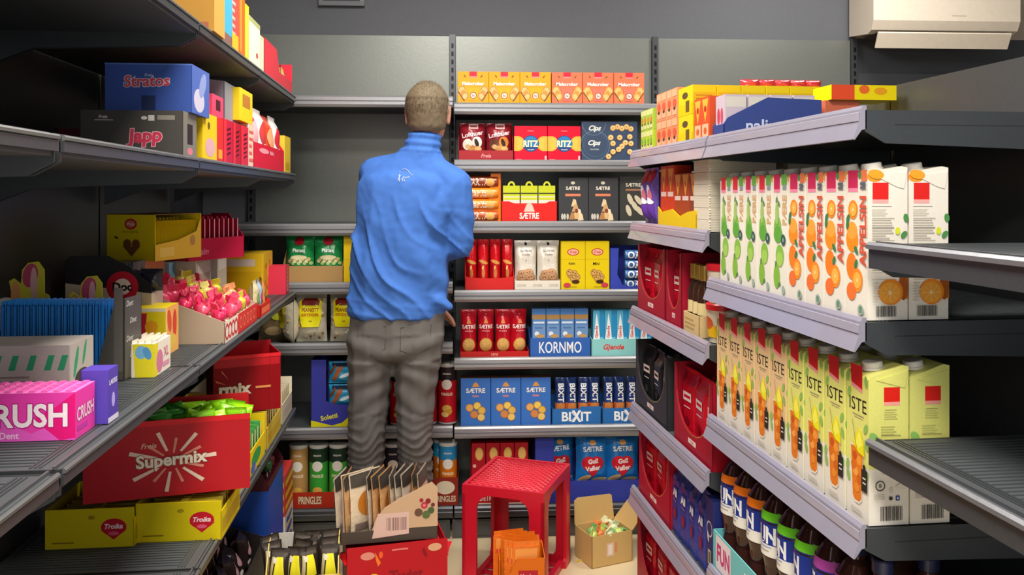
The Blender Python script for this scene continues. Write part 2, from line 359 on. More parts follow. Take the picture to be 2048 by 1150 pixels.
# ------------------------------------------------------------------ product builders
def bx(w_, d, h, mat, mats=None):
    m = MB(); e = .0012
    m.prism([(-w_ / 2 + e, 0), (w_ / 2 - e, 0), (w_ / 2, e), (w_ / 2, d - e), (w_ / 2 - e, d), (-w_ / 2 + e, d), (-w_ / 2, d - e), (-w_ / 2, e)], 'z', 0, h, mat)
    for k, c in (mats or {}).items():
        if k == 'top': m.box(-w_ / 2, w_ / 2, 0, d, h, h + .0004, c)
        if k == 'front': m.front(w_, h).rect(0, 0, 1, 1, c)
        if k == 'left': m.left(-w_ / 2, d, h).rect(0, 0, 1, 1, c)
        if k == 'right': m.right(w_ / 2, d, h).rect(0, 0, 1, 1, c)
    # lid seam of the carton
    return m
def tray(w_, d, hf, hb, mat, fpoly=None, side=None, inner=None, back=True):
    """cardboard display tray: front wall (or polygon fpoly in metres), sloping sides, back, bottom"""
    m = MB(); t = .0025; im = inner or mat
    m.prism(fpoly or [(-w_ / 2, 0), (w_ / 2, 0), (w_ / 2, hf), (-w_ / 2, hf)], 'y', 0, t, mat)
    sp = side or [(0, 0), (d, 0), (d, hb), (d * .55, hb), (0, hf)]
    m.prism(sp, 'x', -w_ / 2, -w_ / 2 + t, mat); m.prism(sp, 'x', w_ / 2 - t, w_ / 2, mat)
    if back: m.box(-w_ / 2 + t, w_ / 2 - t, d - t, d, 0, hb, im)
    m.box(-w_ / 2 + t, w_ / 2 - t, t, d - t, 0, t, im); return m
def dipfront(w_, h, lo, inset=.12, n=12, flat=0.):
    """front wall with a rounded U cut from the top down to height lo"""
    x0 = -w_ / 2 + w_ * inset; x1 = w_ / 2 - w_ * inset; pts = [(-w_ / 2, 0), (w_ / 2, 0), (w_ / 2, h), (x1, h)]
    for k in range(n + 1):
        a = math.pi * k / n; x = (x1 + x0) / 2 + (x1 - x0) / 2 * math.cos(a); z = h - (h - lo) * (math.sin(a) ** .6); pts.append((x, z))
    pts += [(x0, h), (-w_ / 2, h)]
    out = []
    for p in pts:
        if not out or (abs(p[0] - out[-1][0]) + abs(p[1] - out[-1][1])) > 1e-5: out.append(p)
    return out
def pouch(w_, h, t, mat, seal=None, seed=1, sealh=.07, square=.0):
    """filled bag with crimped seals, standing, centre plane at y=t/2; returns mesh builder and a printing context on its bulging front"""
    rr = random.Random(seed); ph = [rr.uniform(0, 6) for _ in range(4)]
    def T(u, v):
        a = max(0, 1 - abs(2 * u - 1) ** (3.2 + square)); 
        if v < sealh * .7 or v > 1 - sealh: b = .03
        else:
            q = (v - sealh * .7) / (1 - 1.7 * sealh); b = max(.03, max(0., 1 - abs(2 * q - 1) ** 4) ** .8)
        return t / 2 * (a * b) * (1 + .07 * math.sin(9 * u + ph[0] + 6 * v) + .05 * math.sin(17 * v + ph[1])) + .0008
    def X(u, v): return w_ * (u - .5) * (1 - .05 * math.sin(math.pi * min(1, max(0, v))))
    m = MB()
    m.grid(lambda u, v: (X(u, v), t / 2 - T(u, v), h * v), 14, 18, mat); m.grid(lambda u, v: (X(1 - u, v), t / 2 + T(1 - u, v), h * v), 10, 14, mat)
    p = Pr(m, lambda u, v, l: (X(u, v), t / 2 - T(u, v) - l * 2 - .0006, h * v), w_, h, True); p.l = .0006
    if seal: p.rect(0.01, 1 - sealh, .99, .995, seal); p.rect(.01, .005, .99, sealh * .6, seal)
    return m, p
def slim(w_, t, h, mat):
    """thin upright wrapped bar or sachet edge: width along x, thickness t along y"""
    m = MB(); m.prism([(-w_ / 2, t * .5), (-w_ / 2 + .004, t * .15), (0, 0), (w_ / 2 - .004, t * .15), (w_ / 2, t * .5), (w_ / 2 - .004, t * .85), (0, t), (-w_ / 2 + .004, t * .85)], 'z', h * .05, h * .94, mat)
    m.box(-w_ / 2 + .002, w_ / 2 - .002, t * .45, t * .55, h * .93, h, mat); m.box(-w_ / 2 + .002, w_ / 2 - .002, t * .45, t * .55, 0, h * .06, mat); return m
def add(mb, name, label, cat, group=None): return tagged(mb.obj(name), label, cat, group)
def P3(o): return o
RED = '#cf1a26'; DRED = '#a01722'; YEL = '#e8c800'; WHT = '#efe8dc'; BLU = '#3f6fc0'; NAV = '#2c3350'; ORG = '#e8861c'; BRN = '#7a4a26'; CRM = '#e6d3a8'; BLK = '#1e1e20'; GRN = '#2f8f3c'

# ================================================================== back wall, bay beside the man's head (right of the post)
def bspan(a, b, v=.02): return BK.span(a, b, v)
# --- orange and red rusk boxes
def rusk(w_, base, panel_, toast):
    m = bx(w_, .075, .129, M(base)); p = m.front(w_, .129)
    p.rect(.38, .82, .62, 1, '#d8293a'); p.rect(.38, .82, .62, .86, '#f08a8a')
    for sx in (-1, 1):
        c = .5 + sx * .32
        for k in range(3): p.ell(c + sx * .05 * (1 - k), .44 - .1 * k, .105, .13, [toast, '#d9a860', toast][k], rot=sx * 35); p.ell(c + sx * .05 * (1 - k), .44 - .1 * k, .075, .095, '#e3b878' if k != 1 else '#c98f45', rot=sx * 35)
        p.poly([(.5 + sx * .47, .40), (.5 + sx * .26, .10), (.5 + sx * .30, .1), (.5 + sx * .49, .37)], '#7a4a20')
        p.ell(.5 + sx * .27, .86, .05, .02, '#8a5a1e', rot=sx * 50)
    p.poly([(.3, .5), (.7, .5), (.62, .12), (.38, .12)], panel_)
    p.text('Malacrobar', .5, .635, .11, '#fff4ea', wmax=.8, bold=.035)
    p.circ(.5, .27, .105, '#8a3b2c'); p.circ(.5, .27, .085, '#e8d0c0'); p.text('3x', .5, .27, .07, '#9a3a3a', wmax=.12)
    m.left(-w_ / 2, .075, .129).rect(.1, .2, .9, .8, panel_); return m
o_ = bspan(915, 1042); w1 = (bspan(915, 1102)[1]) / 3; w2 = bspan(1103, 1289)[1] / 3
pr1 = add(rusk(w1 - .001, '#eea01e', '#f0a81e', '#b98a50'), 'rusk_box', '', 'box', 'orange rusk boxes on the top back shelf')
pr2 = add(rusk(w2 - .002, '#dd7350', '#e0745e', '#e2a03c'), 'rusk_box', '', 'box', 'salmon red rusk boxes on the top back shelf')
x0 = BK.on(915, .02); x1 = BK.on(1103, .02)
for i, t in enumerate(['beside the slotted post', 'between two like it', 'touching the salmon red boxes']): BK.put(inst(pr1, 'orange rusk box ' + t), x0 + w1 * (i + .5), .02, HR[0] + .001)
for i, t in enumerate(['touching the orange boxes', 'between two like it', 'at the outer end of the row']): BK.put(inst(pr2, 'salmon red rusk box ' + t), x1 + w2 * (i + .5), .02, HR[0] + .001)
# --- second shelf
Z = HR[1] + .001
xc, W_ = bspan(917, 1027); m = tray(W_, .2, .042, .15, M('#a82a30')); m.front(W_, .042).text('Freia', .5, .5, .35, '#e8a0a0', wmax=.2, shear=.3); BK.put(add(m, 'display_tray', 'wine red tray holding two bags of chocolate puffs beside the cracker boxes', 'tray'), xc, .02, Z)
def puffbag(seed, c1):
    m, p = pouch(.103, .148, .06, M('#8e1c2a', 'foil'), seed=seed, sealh=.05)
    p.rect(.35, .84, .72, .98, '#d8b8b4'); p.rect(.4, .88, .67, .93, '#a04040'); p.text('Lofthuer', .5, .70, .13, '#f4dcdc', wmax=.86, rot=10, bold=.04)
    p.ell(.3, .42, .2, .15, '#efe8da' if c1 else '#6b4030'); p.ell(.68, .48, .2, .15, '#f0eadc' if c1 else '#d98a40'); p.ell(.66, .46, .08, .12, '#3c2a24', rot=20); p.ell(.5, .32, .22, .07, '#c98f50'); p.ell(.3, .36, .1, .06, '#dcae78'); p.ell(.72, .3, .14, .07, '#e0b070'); return m
for i in range(2): BK.put(add(puffbag(i + 2, i == 0), 'puff_bag', ['wine red bag picturing white cream puffs, beside the slotted post', 'wine red bag picturing brown and orange puffs, beside the round cracker boxes'][i], 'bag', 'wine red puff bags'), xc + (-.5 + i) * (W_ / 2 - .003), .028, Z + .004)
xc, W_ = bspan(1028, 1162); wr = W_ / 2
def ritz(w_):
    m = bx(w_, .06, .139, M('#d8092e')); p = m.front(w_, .139)
    for c in (.1, .9):
        p.ell(c, .5, .3 if False else .22, .215, '#e8a83c', a0=(90 if c > .5 else -90), a1=(270 if c > .5 else 90)); p.ell(c, .5, .18, .175, '#f2bc4c', a0=(90 if c > .5 else -90), a1=(270 if c > .5 else 90))
    p.rect(0, .29, .1, .71, '#eeb145'); p.rect(.9, .29, 1, .71, '#eeb145')
    p.circ(.5, .5, .235, '#1c3f7c'); p.circ(.5, .5, .215, '#2f7fb8'); p.poly([(.3, .40), (.7, .40), (.62, .3), (.38, .3)], '#254a80')
    p.text('RITZ', .5, .5, .19, '#f6f0c0', wmax=.46, bold=.05, outline='#173a5c', ow=.05); p.text('ORIGINAL', .5, .86, .03, '#f7a0a8', wmax=.2); p.text('CRACKERS', .5, .33, .03, WHT, wmax=.2); p.rect(.05, .045, .22, .06, '#f09aa4'); p.rect(.92, .04, .98, .15, '#f6b8b8'); return m
pr = add(ritz(wr - .002), 'cracker_box', '', 'box', 'red cracker boxes')
for i, t in enumerate(['beside the puff bags', 'beside the navy biscuit box']): BK.put(inst(pr, 'bright red cracker box with a blue disc, ' + t), xc + (i - .5) * wr, .02, Z)
xc, W_ = bspan(1163, 1275); m = bx(W_, .06, .158, M('#3c4a62')); p = m.front(W_, .158)
p.ring(.24, .4, .38, .02, '#5b7288'); p.ring(.25, .42, .31, .012, '#4d657e'); p.ring(.22, .95, .3, .015, '#66788a', a0=180, a1=360)
p.text('Cips', .24, .82, .17, '#f0ecdf', wmax=.34, shear=.35, bold=.03); p.text('Cips', .23, .45, .17, '#f5efe0', wmax=.36, shear=.35, bold=.03); p.text('CRACKERS', .23, .3, .035, '#b9c0c4', wmax=.25)
for c in [(.56, .84), (.64, .87), (.72, .83), (.8, .87), (.88, .82), (.52, .6), (.56, .45), (.68, .6), (.72, .38), (.78, .47), (.86, .62), (.88, .45), (.86, .24), (.56, .24), (.48, .12), (.66, .3)]: p.circ(c[0], c[1], .07, '#d9a45c'); p.circ(c[0] + .005, c[1] + .01, .05, '#ecc98a'); p.circ(c[0], c[1], .02, '#a8783a')
BK.put(add(m, 'snack_biscuit_box', 'wide navy box printed with small golden biscuits, beside the round cracker boxes', 'box'), xc, .02, Z)
# --- third shelf
Z = HR[2] + .001
xc, W_ = bspan(925, 1002); hh = .192; m = tray(W_, .2, hh, hh, M('#ee7a14'), fpoly=[(-W_ / 2, 0), (W_ / 2, 0), (W_ / 2, hh), (W_ / 2 - .04, hh), (W_ / 2 - .05, .07), (-W_ / 2, .07)])
m.front(W_, hh).text('Marita', .6, .17, .07, '#f7d8b0', wmax=.5); BK.put(add(m, 'display_tray', 'bright orange cardboard case beside the man\'s shoulder', 'tray'), xc, .02, Z)
def roll(L, r, base, mid, txt, tc='#fff'):
    m = MB(); m.lathe([(0, -L / 2), (r * .3, -L / 2 + .002), (r * .92, -L / 2 + .003), (r, -L / 2 + .01), (r, -L * .1), (r, L * .1), (r, L / 2 - .01), (r * .92, L / 2 - .003), (0, L / 2)], [base] * 3 + [base, mid, base] + [base] * 2, 20, (0, 0, r), 'x')
    p = Pr(m, lambda u, v, l: (L * (u - .5), -(r + l * 3) * math.cos((v - .5) * 2.4), r + (r + l * 3) * math.sin((v - .5) * 2.4)), L, r * 2.4, True); p.l = .0004; return m, p
for i, (c, t) in enumerate([('#b8501a', 'brown-topped'), ('#e8811c', 'golden orange'), ('#f08a1e', 'amber'), ('#8f3a1c', 'dark brown')]):
    m, p = roll(W_ - .012, .022, M(c, 'foil'), M(c, 'foil'), ''); p.text('MARITA' if i in (0, 3) else 'Marita', .4, .5, .55, '#f6e0c8', wmax=.6); p.ell(.75, .45, .12, .3, '#f4b060')
    BK.put(add(m, 'biscuit_roll', f'{t} biscuit roll lying in the orange case, ' + ['lowest', 'second up', 'third up', 'topmost'][i], 'biscuit roll', 'biscuit rolls in the orange case'), xc - .002, .03, Z + .004 + i * .0445)
    _h = bpy.data.objects[-1]
xc, W_ = bspan(1003, 1114); fp = [(-W_ / 2, 0), (W_ / 2, 0), (W_ / 2, .082), (W_ / 2 - .03, .082), (W_ / 2 - .045, .074), (-W_ / 2 + .05, .074), (-W_ / 2 + .03, .082), (-W_ / 2, .082)]
m = tray(W_, .18, .08, .09, M('#e0271f'), fpoly=fp); p = m.front(W_, .082); p.text('SÆTRE', .5, .3, .3, '#f8e8e0', wmax=.35, bold=.05); p.poly([(.4, .5), (.6, .5), (.55, .85), (.5, .95), (.45, .85)], '#f3c8b8'); BK.put(add(m, 'display_tray', 'bright red tray of yellow striped crispbread packs', 'tray'), xc, .02, Z)
for i in range(3):
    m = bx(.066, .05, .14, M('#e9e2cf')); p = m.front(.066, .14)
    p.rect(0, .80, 1, 1, '#cdd52a'); p.rect(0, .70, 1, .76, '#cdd52a'); p.rect(0, .60, 1, .665, '#cdd52a'); p.text('SÆTRE', .5, .48, .05, '#d05040', wmax=.6); p.rect(0, .76, 1, .80, '#3c3f2c')
    m.lathe([(.014, -.001), (.014, .004)], '#dfe23c', 18, (.0, .02, .14), 'y', False)
    for k in range(14):
        a0, a1 = math.pi * k / 14, math.pi * (k + 1) / 14; m.prism([(.015 * math.cos(a0), .138 + .02 * math.sin(a0)), (.015 * math.cos(a1), .138 + .02 * math.sin(a1)), (.008 * math.cos(a1), .138 + .012 * math.sin(a1)), (.008 * math.cos(a0), .138 + .012 * math.sin(a0))], 'y', 0, .002, '#dfe23c')
    BK.put(add(m, 'crispbread_pack', 'cream and yellow striped pack in the red tray, ' + ['nearest the orange case', 'middle one', 'nearest the dark boxes'][i], 'pack', 'yellow striped packs in the red tray'), xc + (i - 1) * .0705, .026, Z + .004)
xc, W_ = bspan(1117, 1237); wd = W_ / 2
def dkbox(w_, h):
    m = bx(w_, .05, h, M('#3f3f42')); p = m.front(w_, h); p.text('SÆTRE', .48, .76, .08, '#ece4d2', wmax=.5, bold=.04); p.ell(.48, .88, .07, .035, '#d8cdb8'); p.rect(.22, .58, .74, .635, '#d9805c')
    for k, (a, b, c) in enumerate([(.52, .42, .1), (.56, .30, .12), (.66, .2, .12), (.58, .13, .14), (.45, .12, .1), (.74, .1, .1)]): p.poly([(a - c, b - .07), (a + c, b - .06), (a + c * .6, b + .08), (a - c * .3, b + .10)], ['#e2c69a', '#caa06c', '#eedcb8', '#d9b27c', '#b5804c', '#e6cfa6'][k])
    p.ell(.6, .25, .06, .05, '#8a4030')
    for a in (.12, .2, .3): p.ell(a, .12, .04, .07, '#c9c2b4')
    return m
pr = add(dkbox(wd - .002, .176), 'cracker_box', '', 'box', 'charcoal cracker boxes')
for i, t in enumerate(['beside the red striped tray', 'beside the turned dark one']): BK.put(inst(pr, 'charcoal cracker box facing squarely out, ' + t), xc + (i - .5) * wd, .02, Z)
xc, W_ = bspan(1240, 1300); m = bx(W_, .05, .18, M('#3a3a36')); p = m.front(W_, .18); p.text('SÆTRE', .45, .82, .08, '#e6dfcc', wmax=.7); p.rect(.2, .69, .8, .73, '#a87858')
for a, b in ((.35, .5), (.62, .48), (.5, .35), (.3, .25), (.65, .25)): p.ell(a, b, .08, .13, '#cfc3a6', rot=a * 60)
BK.put(add(m, 'cracker_box', 'charcoal cracker box turned aslant with pale sticks on it', 'box'), xc, .025, Z, rot=-9)
# --- fourth shelf
Z = HR[3] + .001
xc, W_ = bspan(930, 1028); m = tray(W_, .2, .05, .15, M('#d62622'), fpoly=[(-W_ / 2, 0), (W_ / 2, 0), (W_ / 2, .055), (W_ * .3, .05), (0, .048), (-W_ * .3, .05), (-W_ / 2, .055)]); BK.put(add(m, 'display_tray', 'red tray holding tall glossy red biscuit packs', 'tray'), xc, .02, Z)
for i in range(4):
    m, p = pouch(.044, .198, .045, M('#d3121c', 'foil'), seed=i + 4, sealh=.04); p.ell(.5, .55, .16, .1, '#e09a50', rot=70); p.ell(.5, .33, .15, .1, '#c77a3c'); p.ell(.45, .44, .2, .02, '#f0c070', rot=80); p.rect(.1, .2, .3, .5, '#a90e1a')
    BK.put(add(m, 'biscuit_pack', 'tall glossy red biscuit pack, ' + ['half behind the man\'s elbow', 'second from the man\'s elbow', 'third from the man\'s elbow', 'touching the cream cookie packs'][i], 'pack', 'tall glossy red packs'), xc + (i - 1.5) * .0475, .026, Z + .003)
xc, W_ = bspan(1029, 1121); m = tray(W_, .2, .038, .04, M('#e8dfce')); p = m.front(W_, .038)
for a in (.15, .5, .85): p.text('COOKIES', a, .5, .25, '#b7a58e', wmax=.2)
BK.put(add(m, 'display_tray', 'low cream tray under the cream cookie packs', 'tray'), xc, .02, Z)
def cook():
    m, p = pouch(.09, .193, .06, M('#e8e0d0', 'foil'), seed=9, sealh=.05, square=3)
    p.ell(.5, .93, .06, .03, '#3a302c'); p.text('GLUTENFRI', .5, .79, .04, '#8c7c70', wmax=.5); p.text('Cookie', .5, .72, .04, '#a08c7c', wmax=.5); p.ell(.5, .6, .02, .015, '#8a7a70')
    for a, b in ((.35, .33), (.62, .35), (.5, .27), (.3, .24), (.7, .25)): p.ell(a, b, .23, .075, '#b5815a'); p.ell(a, b + .01, .2, .06, '#cfa077'); p.ell(a + .04, b + .01, .03, .012, '#6b4028'); p.ell(a - .07, b, .03, .012, '#6b4028')
    return m
pr = add(cook(), 'cookie_pack', '', 'pack', 'cream cookie packs')
for i, t in enumerate(['beside the glossy red packs', 'beside the yellow cookie packs']): BK.put(inst(pr, 'cream pack with stacked cookies pictured, ' + t), xc + (i - .5) * .0905, .026, Z + .003, rot=i * 2)
xc, W_ = bspan(1122, 1219); wf = W_ / 2
def yel(k):
    m = bx(wf - .001, .06, .193, M('#e6c90c')); p = m.front(wf, .193); p.ell(.5, .78, .25, .075, '#c43a30'); p.ell(.5, .78, .21, .058, '#f2b49a'); p.text('Freia', .5, .78, .05, '#c3262c', wmax=.3, shear=.3); p.line((.0, .63), (1, .63), .0008, '#a89008')
    p.text('Mini' if k else 'Kjeks', .45, .54, .06, '#3b2a10', wmax=.6, shear=.2)
    for a, b in ((.4, .3), (.55, .34), (.66, .27), (.5, .24), (.35, .36)): p.circ(a, b, .07, '#b5823c'); p.circ(a, b, .05, '#d4a860'); p.circ(a + .03, b, .012, '#5a3418'); p.circ(a - .04, b + .02, .012, '#5a3418')
    p.ell(.6, .17, .16, .04, '#4a2818'); p.ell(.25 if k == 0 else .8, .1, .15, .05, '#c9404a'); p.rect(.35, .06, .65, .07, '#a08a10'); return m
for k, t in enumerate(['beside the cream packs', 'beside the blue roll case']): BK.put(add(yel(k), 'cookie_box', 'yellow cookie box with a red oval, ' + t, 'box', 'yellow cookie boxes'), xc + (k - .5) * wf, .02, Z)
xc, W_ = bspan(1220, 1330); hh = .165; m = tray(W_, .2, .02, hh, M('#3a48ae'), fpoly=[(-W_ / 2, 0), (W_ / 2, 0), (W_ / 2, .02), (-W_ / 2 + .05, .02), (-W_ / 2 + .03, .06), (-W_ / 2 + .035, hh), (-W_ / 2, hh)], side=[(0, 0), (.2, 0), (.2, hh), (0, hh)])
BK.put(add(m, 'display_tray', 'blue open-fronted case stacked with sandwich cookie rolls', 'tray'), xc, .02, Z)
for i in range(4):
    m, p = roll(.155, .019, M('#3f72ae', 'foil'), M('#4f84bc', 'foil'), ''); p.text('OREO', .38, .5, .62, '#eef2f8', wmax=.62, bold=.06, outline='#1c3a78'); p.circ(.85, .5, .3, '#23344e')
    BK.put(add(m, 'cookie_roll', 'blue sandwich cookie roll with white lettering, ' + ['at the bottom of the stack', 'second up in the stack', 'third up in the stack', 'on top of the stack'][i], 'cookie roll', 'blue cookie rolls'), xc + .024, .026 + (.012 if i == 0 else 0), Z + .004 + i * .0385)
# --- fifth shelf
Z = HR[4] + .001
xc, W_ = bspan(920, 1058); m = tray(W_, .2, .024, .028, M('#c8211e')); p = m.front(W_, .024); p.rect(0, .0, 1, .12, '#f0c8b0'); p.text('SÆTRE', .5, .5, .4, '#f0b0a0', wmax=.1); BK.put(add(m, 'display_tray', 'low red tray under the red round-biscuit packs', 'tray'), xc, .02, Z)
def redp(k):
    m, p = pouch(.064, .184, .055, M('#c81226', 'foil'), seed=20 + k, sealh=.05); p.text('SÆTRE', .5, .64, .085, '#f4e8e0', wmax=.86, bold=.04); p.poly([(.35, .71), (.65, .71), (.58, .78), (.5, .81), (.42, .78)], '#d98a50'); p.text('DIGESTIVE', .5, .55, .03, '#f0b8b8', wmax=.5); p.ell(.5, .25, .4, .15, '#d9a050'); p.ell(.5, .25, .33, .12, '#e6b468')
    for a in range(8): p.circ(.5 + .2 * math.cos(a * .8), .25 + .07 * math.sin(a * .8), .008, '#b07a34')
    p.text('nye', .5, .9, .025, '#f0a0a0', wmax=.3); return m
pr = add(redp(0), 'digestive_pack', '', 'pack', 'red round-biscuit packs')
for i in range(4): BK.put(inst(pr, 'upright red pack picturing a golden round biscuit, ' + ['nearest the slotted post', 'second from the slotted post', 'third from the slotted post', 'leaning by the blue crispbread tray'][i]), xc + (i - 1.5) * .0675, .026 + (i % 2) * .004, Z + .003, rot=[2, 0, -3, 9][i])
xc, W_ = bspan(1060, 1181); m = tray(W_, .2, .075, .09, M('#3565b4')); p = m.front(W_, .075); p.text('KORNMO', .5, .5, .6, '#f2f4f6', wmax=.7, bold=.01); BK.put(add(m, 'display_tray', 'blue tray with big white lettering on its front', 'tray'), xc, .02, Z)
def kpack():
    m = bx(.054, .06, .185, M('#6f97c8')); p = m.front(.054, .185); p.rect(0, .78, 1, .88, '#a8834e'); p.rect(0, .88, 1, 1, '#4b7fc0'); p.rect(.0, .66, 1, .78, '#5b8ac4'); p.rect(.1, .69, .9, .73, '#dbe6f2'); p.text('Kornmo', .5, .6, .035, '#2b4a80', wmax=.8); p.circ(.35, .47, .05, '#e6eaf0'); p.ell(.6, .42, .32, .04, '#c49a5c'); p.rect(0, .4, .05, .8, '#3a66a8'); return m
pr = add(kpack(), 'crispbread_pack', '', 'pack', 'blue crispbread packs')
for i in range(4): BK.put(inst(pr, 'slim blue crispbread pack with a brown band, ' + ['nearest the red packs', 'second from the red packs', 'third from the red packs', 'nearest the aqua tray'][i]), xc + (i - 1.5) * .0565, .026, Z + .004)
xc, W_ = bspan(1183, 1300); m = tray(W_, .2, .068, .08, M('#8fd0cd')); m.front(W_, .068).text('Gjende', .38, .5, .42, '#d8403c', wmax=.42, bold=.03, shear=.25); BK.put(add(m, 'display_tray', 'pale aqua tray with red lettering', 'tray'), xc, .02, Z)
def gpack():
    m = bx(.046, .06, .178, M('#5db4d6')); p = m.front(.046, .178); p.rect(.55, 0, 1, 1, '#2f8fc4'); p.poly([(0, .35), (.15, .6), (.3, .95), (.45, .7), (.55, .5), (.6, .35)], '#f0f4f4'); p.poly([(.0, .35), (.6, .35), (.45, .15), (.1, .15)], '#e8ecec'); p.text('Gjende', .32, .52, .09, '#d84a3c', wmax=.5, rot=90, bold=.05); p.rect(.6, .0, .9, .4, '#74c4e0'); return m
pr = add(gpack(), 'biscuit_pack', '', 'pack', 'white and sky blue biscuit packs')
for i in range(5): BK.put(inst(pr, 'white and sky blue biscuit pack, ' + ['nearest the blue crispbread', 'second from the crispbread', 'third from the crispbread', 'fourth from the crispbread', 'half behind the dark red coffee case'][i]), xc - .087 + i * .0475, .026, Z + .004, rot=(3 if i == 3 else 0))
# --- sixth shelf
Z = HR[5] + .001
xc, W_ = bspan(921, 1102); w3 = W_ / 3
def sbox():
    m = bx(w3 - .002, .055, .188, M('#3c74c4'), {'top': '#5a3a2c'}); p = m.front(w3, .188); p.text('SÆTRE', .5, .74, .1, '#f4f4f0', wmax=.66, bold=.05, outline='#28519a'); p.poly([(.38, .82), (.62, .82), (.57, .88), (.5, .92), (.43, .88)], '#e09a4c'); p.text('Kjeks', .5, .62, .06, '#e8907c', wmax=.4, bold=.04)
    for a, b, c in ((.3, .38, '#e8b060'), (.55, .42, '#f0d060'), (.7, .32, '#e6bc50'), (.45, .24, '#d88a4c'), (.68, .18, '#ecca70')): p.circ(a, b, .085, '#b87c3c'); p.circ(a, b, .07, c)
    return m
pr = add(sbox(), 'childrens_biscuit_box', '', 'box', 'cornflower blue biscuit boxes')
for i, t in enumerate(['nearest the slotted post', 'middle of the three', 'touching the long blue packs']): BK.put(inst(pr, 'cornflower blue biscuit box with golden rounds, ' + t), xc + (i - 1) * w3, .02, Z)
for q, (a, b, s, t) in enumerate([(1104, 1202, 'BIXIT', 'beside the cornflower boxes'), (1205, 1310, 'BIXIT', 'half behind the black coffee case')]):
    xc, W_ = bspan(a, b); m = tray(W_, .2, .062, .075, M('#2f6db0'), fpoly=[(-W_ / 2, 0), (W_ / 2, 0), (W_ / 2, .07), (W_ * .1, .07), (W_ * .06, .062), (-W_ * .06, .062), (-W_ * .1, .062), (-W_ / 2, .062)]); p = m.front(W_, .062); p.text(s, .5, .5, .6, '#f4f4f2', wmax=.82, bold=.07); p.text('X', .5, .52, .75, '#f4f4f2', wmax=.2, bold=.05, outline='#2f6db0'); BK.put(add(m, 'display_tray', 'blue tray with heavy white lettering, ' + t, 'tray'), xc, .02, Z)
def bixp():
    m, p = pouch(.045, .178, .05, M('#27407c', 'foil'), seed=31, sealh=.04, square=3); p.rect(.0, .3, 1, .45, '#d9763c'); p.ell(.5, .38, .4, .08, '#c98040'); p.text('BIXIT', .5, .68, .13, '#f2f2f0', wmax=.55, rot=-90, bold=.08); p.rect(.05, .0, .95, .04, '#e8e8ea'); return m
pr = add(bixp(), 'oat_biscuit_pack', '', 'pack', 'long dark blue biscuit packs')
xs = [BK.on(p, .03) for p in (1122, 1145, 1167, 1190, 1218, 1241, 1264, 1287)]
for i, x in enumerate(xs): BK.put(inst(pr, 'dark blue oat biscuit pack with upright white letters, ' + nth(i, 8, 'the cornflower boxes')), x, .026, Z + .003, rot=[0, 8, -5, 3, 0, 4, -3, 2][i])
# --- lowest shelf
Z = HR[6] + .001
xc, W_ = bspan(940, 1060); m = tray(W_, .2, .05, .2, M('#c32222'), side=[(0, 0), (.2, 0), (.2, .05), (0, .05)]); p = m.front(W_, .05); p.text('SÆTRE', .28, .5, .5, '#f0c8c0', wmax=.25, bold=.04); p.rect(0, 0, 1, .1, '#e8d0c0'); BK.put(add(m, 'display_tray', 'red biscuit tray on the lowest back shelf behind the crate stool', 'tray'), xc, .02, Z)
for i in range(4):
    m = bx(.054, .06, .235, M('#ad1822')); p = m.front(.054, .235); p.ell(.55, .82, .3, .11, '#d09a48'); p.ell(.55, .82, .24, .09, '#e2b264'); p.circ(.2, .62, .03, '#e8b0a0'); p.poly([(.1, .1), (.95, .1), (.55, .56)], '#f0dcd4'); p.poly([(.35, .15), (.75, .15), (.55, .35)], '#c8303a')
    BK.put(add(m, 'tall_biscuit_pack', 'tall crimson biscuit pack behind the crate stool, ' + ['nearest the slotted post', 'second from the slotted post', 'third from the slotted post', 'nearest the indigo case'][i], 'pack', 'tall crimson biscuit packs'), xc + (i - 1.5) * .0565, .026, Z + .004)
xc, W_ = bspan(1070, 1300); hh = .258; m = tray(W_, .22, .085, hh, M('#36409a'), fpoly=[(-W_ / 2, 0), (W_ / 2, 0), (W_ / 2, .085), (-W_ / 2 + .075, .085), (-W_ / 2 + .075, hh), (-W_ / 2, hh)], side=[(0, 0), (.22, 0), (.22, hh), (0, hh)]); BK.put(add(m, 'display_case', 'large indigo cardboard case holding blue wafer bags', 'case'), xc, .02, Z)
def wbag():
    m, p = pouch(.135, .2, .06, M('#1f78c4', 'foil'), seed=40, sealh=.05); p.text('SÆTRE', .5, .72, .1, '#f2f4f4', wmax=.7, bold=.05, rot=3); p.ell(.5, .84, .1, .05, '#e0a45c'); p.circ(.36, .44, .14, '#d0202e'); p.circ(.62, .44, .14, '#d0202e'); p.poly([(.18, .4), (.8, .4), (.5, .16)], '#d0202e'); p.text('Gull', .5, .48, .1, '#f6e8e4', wmax=.4, rot=6, bold=.05); p.text('Vafler', .5, .34, .1, '#f6e8e4', wmax=.5, rot=6, bold=.05)
    p.ell(.25, .12, .22, .06, '#e2b878', rot=30); p.ell(.7, .1, .25, .05, '#e8c890'); p.rect(.05, .9, .3, .93, '#5aa4dc'); return m
pr = add(wbag(), 'wafer_bag', '', 'bag', 'blue wafer bags')
for i, (px, r) in enumerate([(1122, 14), (1186, 0), (1246, -2)]): BK.put(inst(pr, 'sky blue wafer bag with a red heart, ' + ['half hidden by the indigo case edge', 'in the middle of the case', 'nearest the dark red coffee case'][i]), BK.on(px, .04), .04 + (.02 if i == 0 else 0), Z + .06, rot=r)
# wafer bags stand on a raised insert
m = MB(); m.box(-W_ / 2 + .08, W_ / 2 - .006, .006, .2, .003, .058, '#2f3888'); BK.put(add(m, 'cardboard_insert', 'indigo cardboard riser inside the large case under the wafer bags', 'insert'), xc, .02, Z)

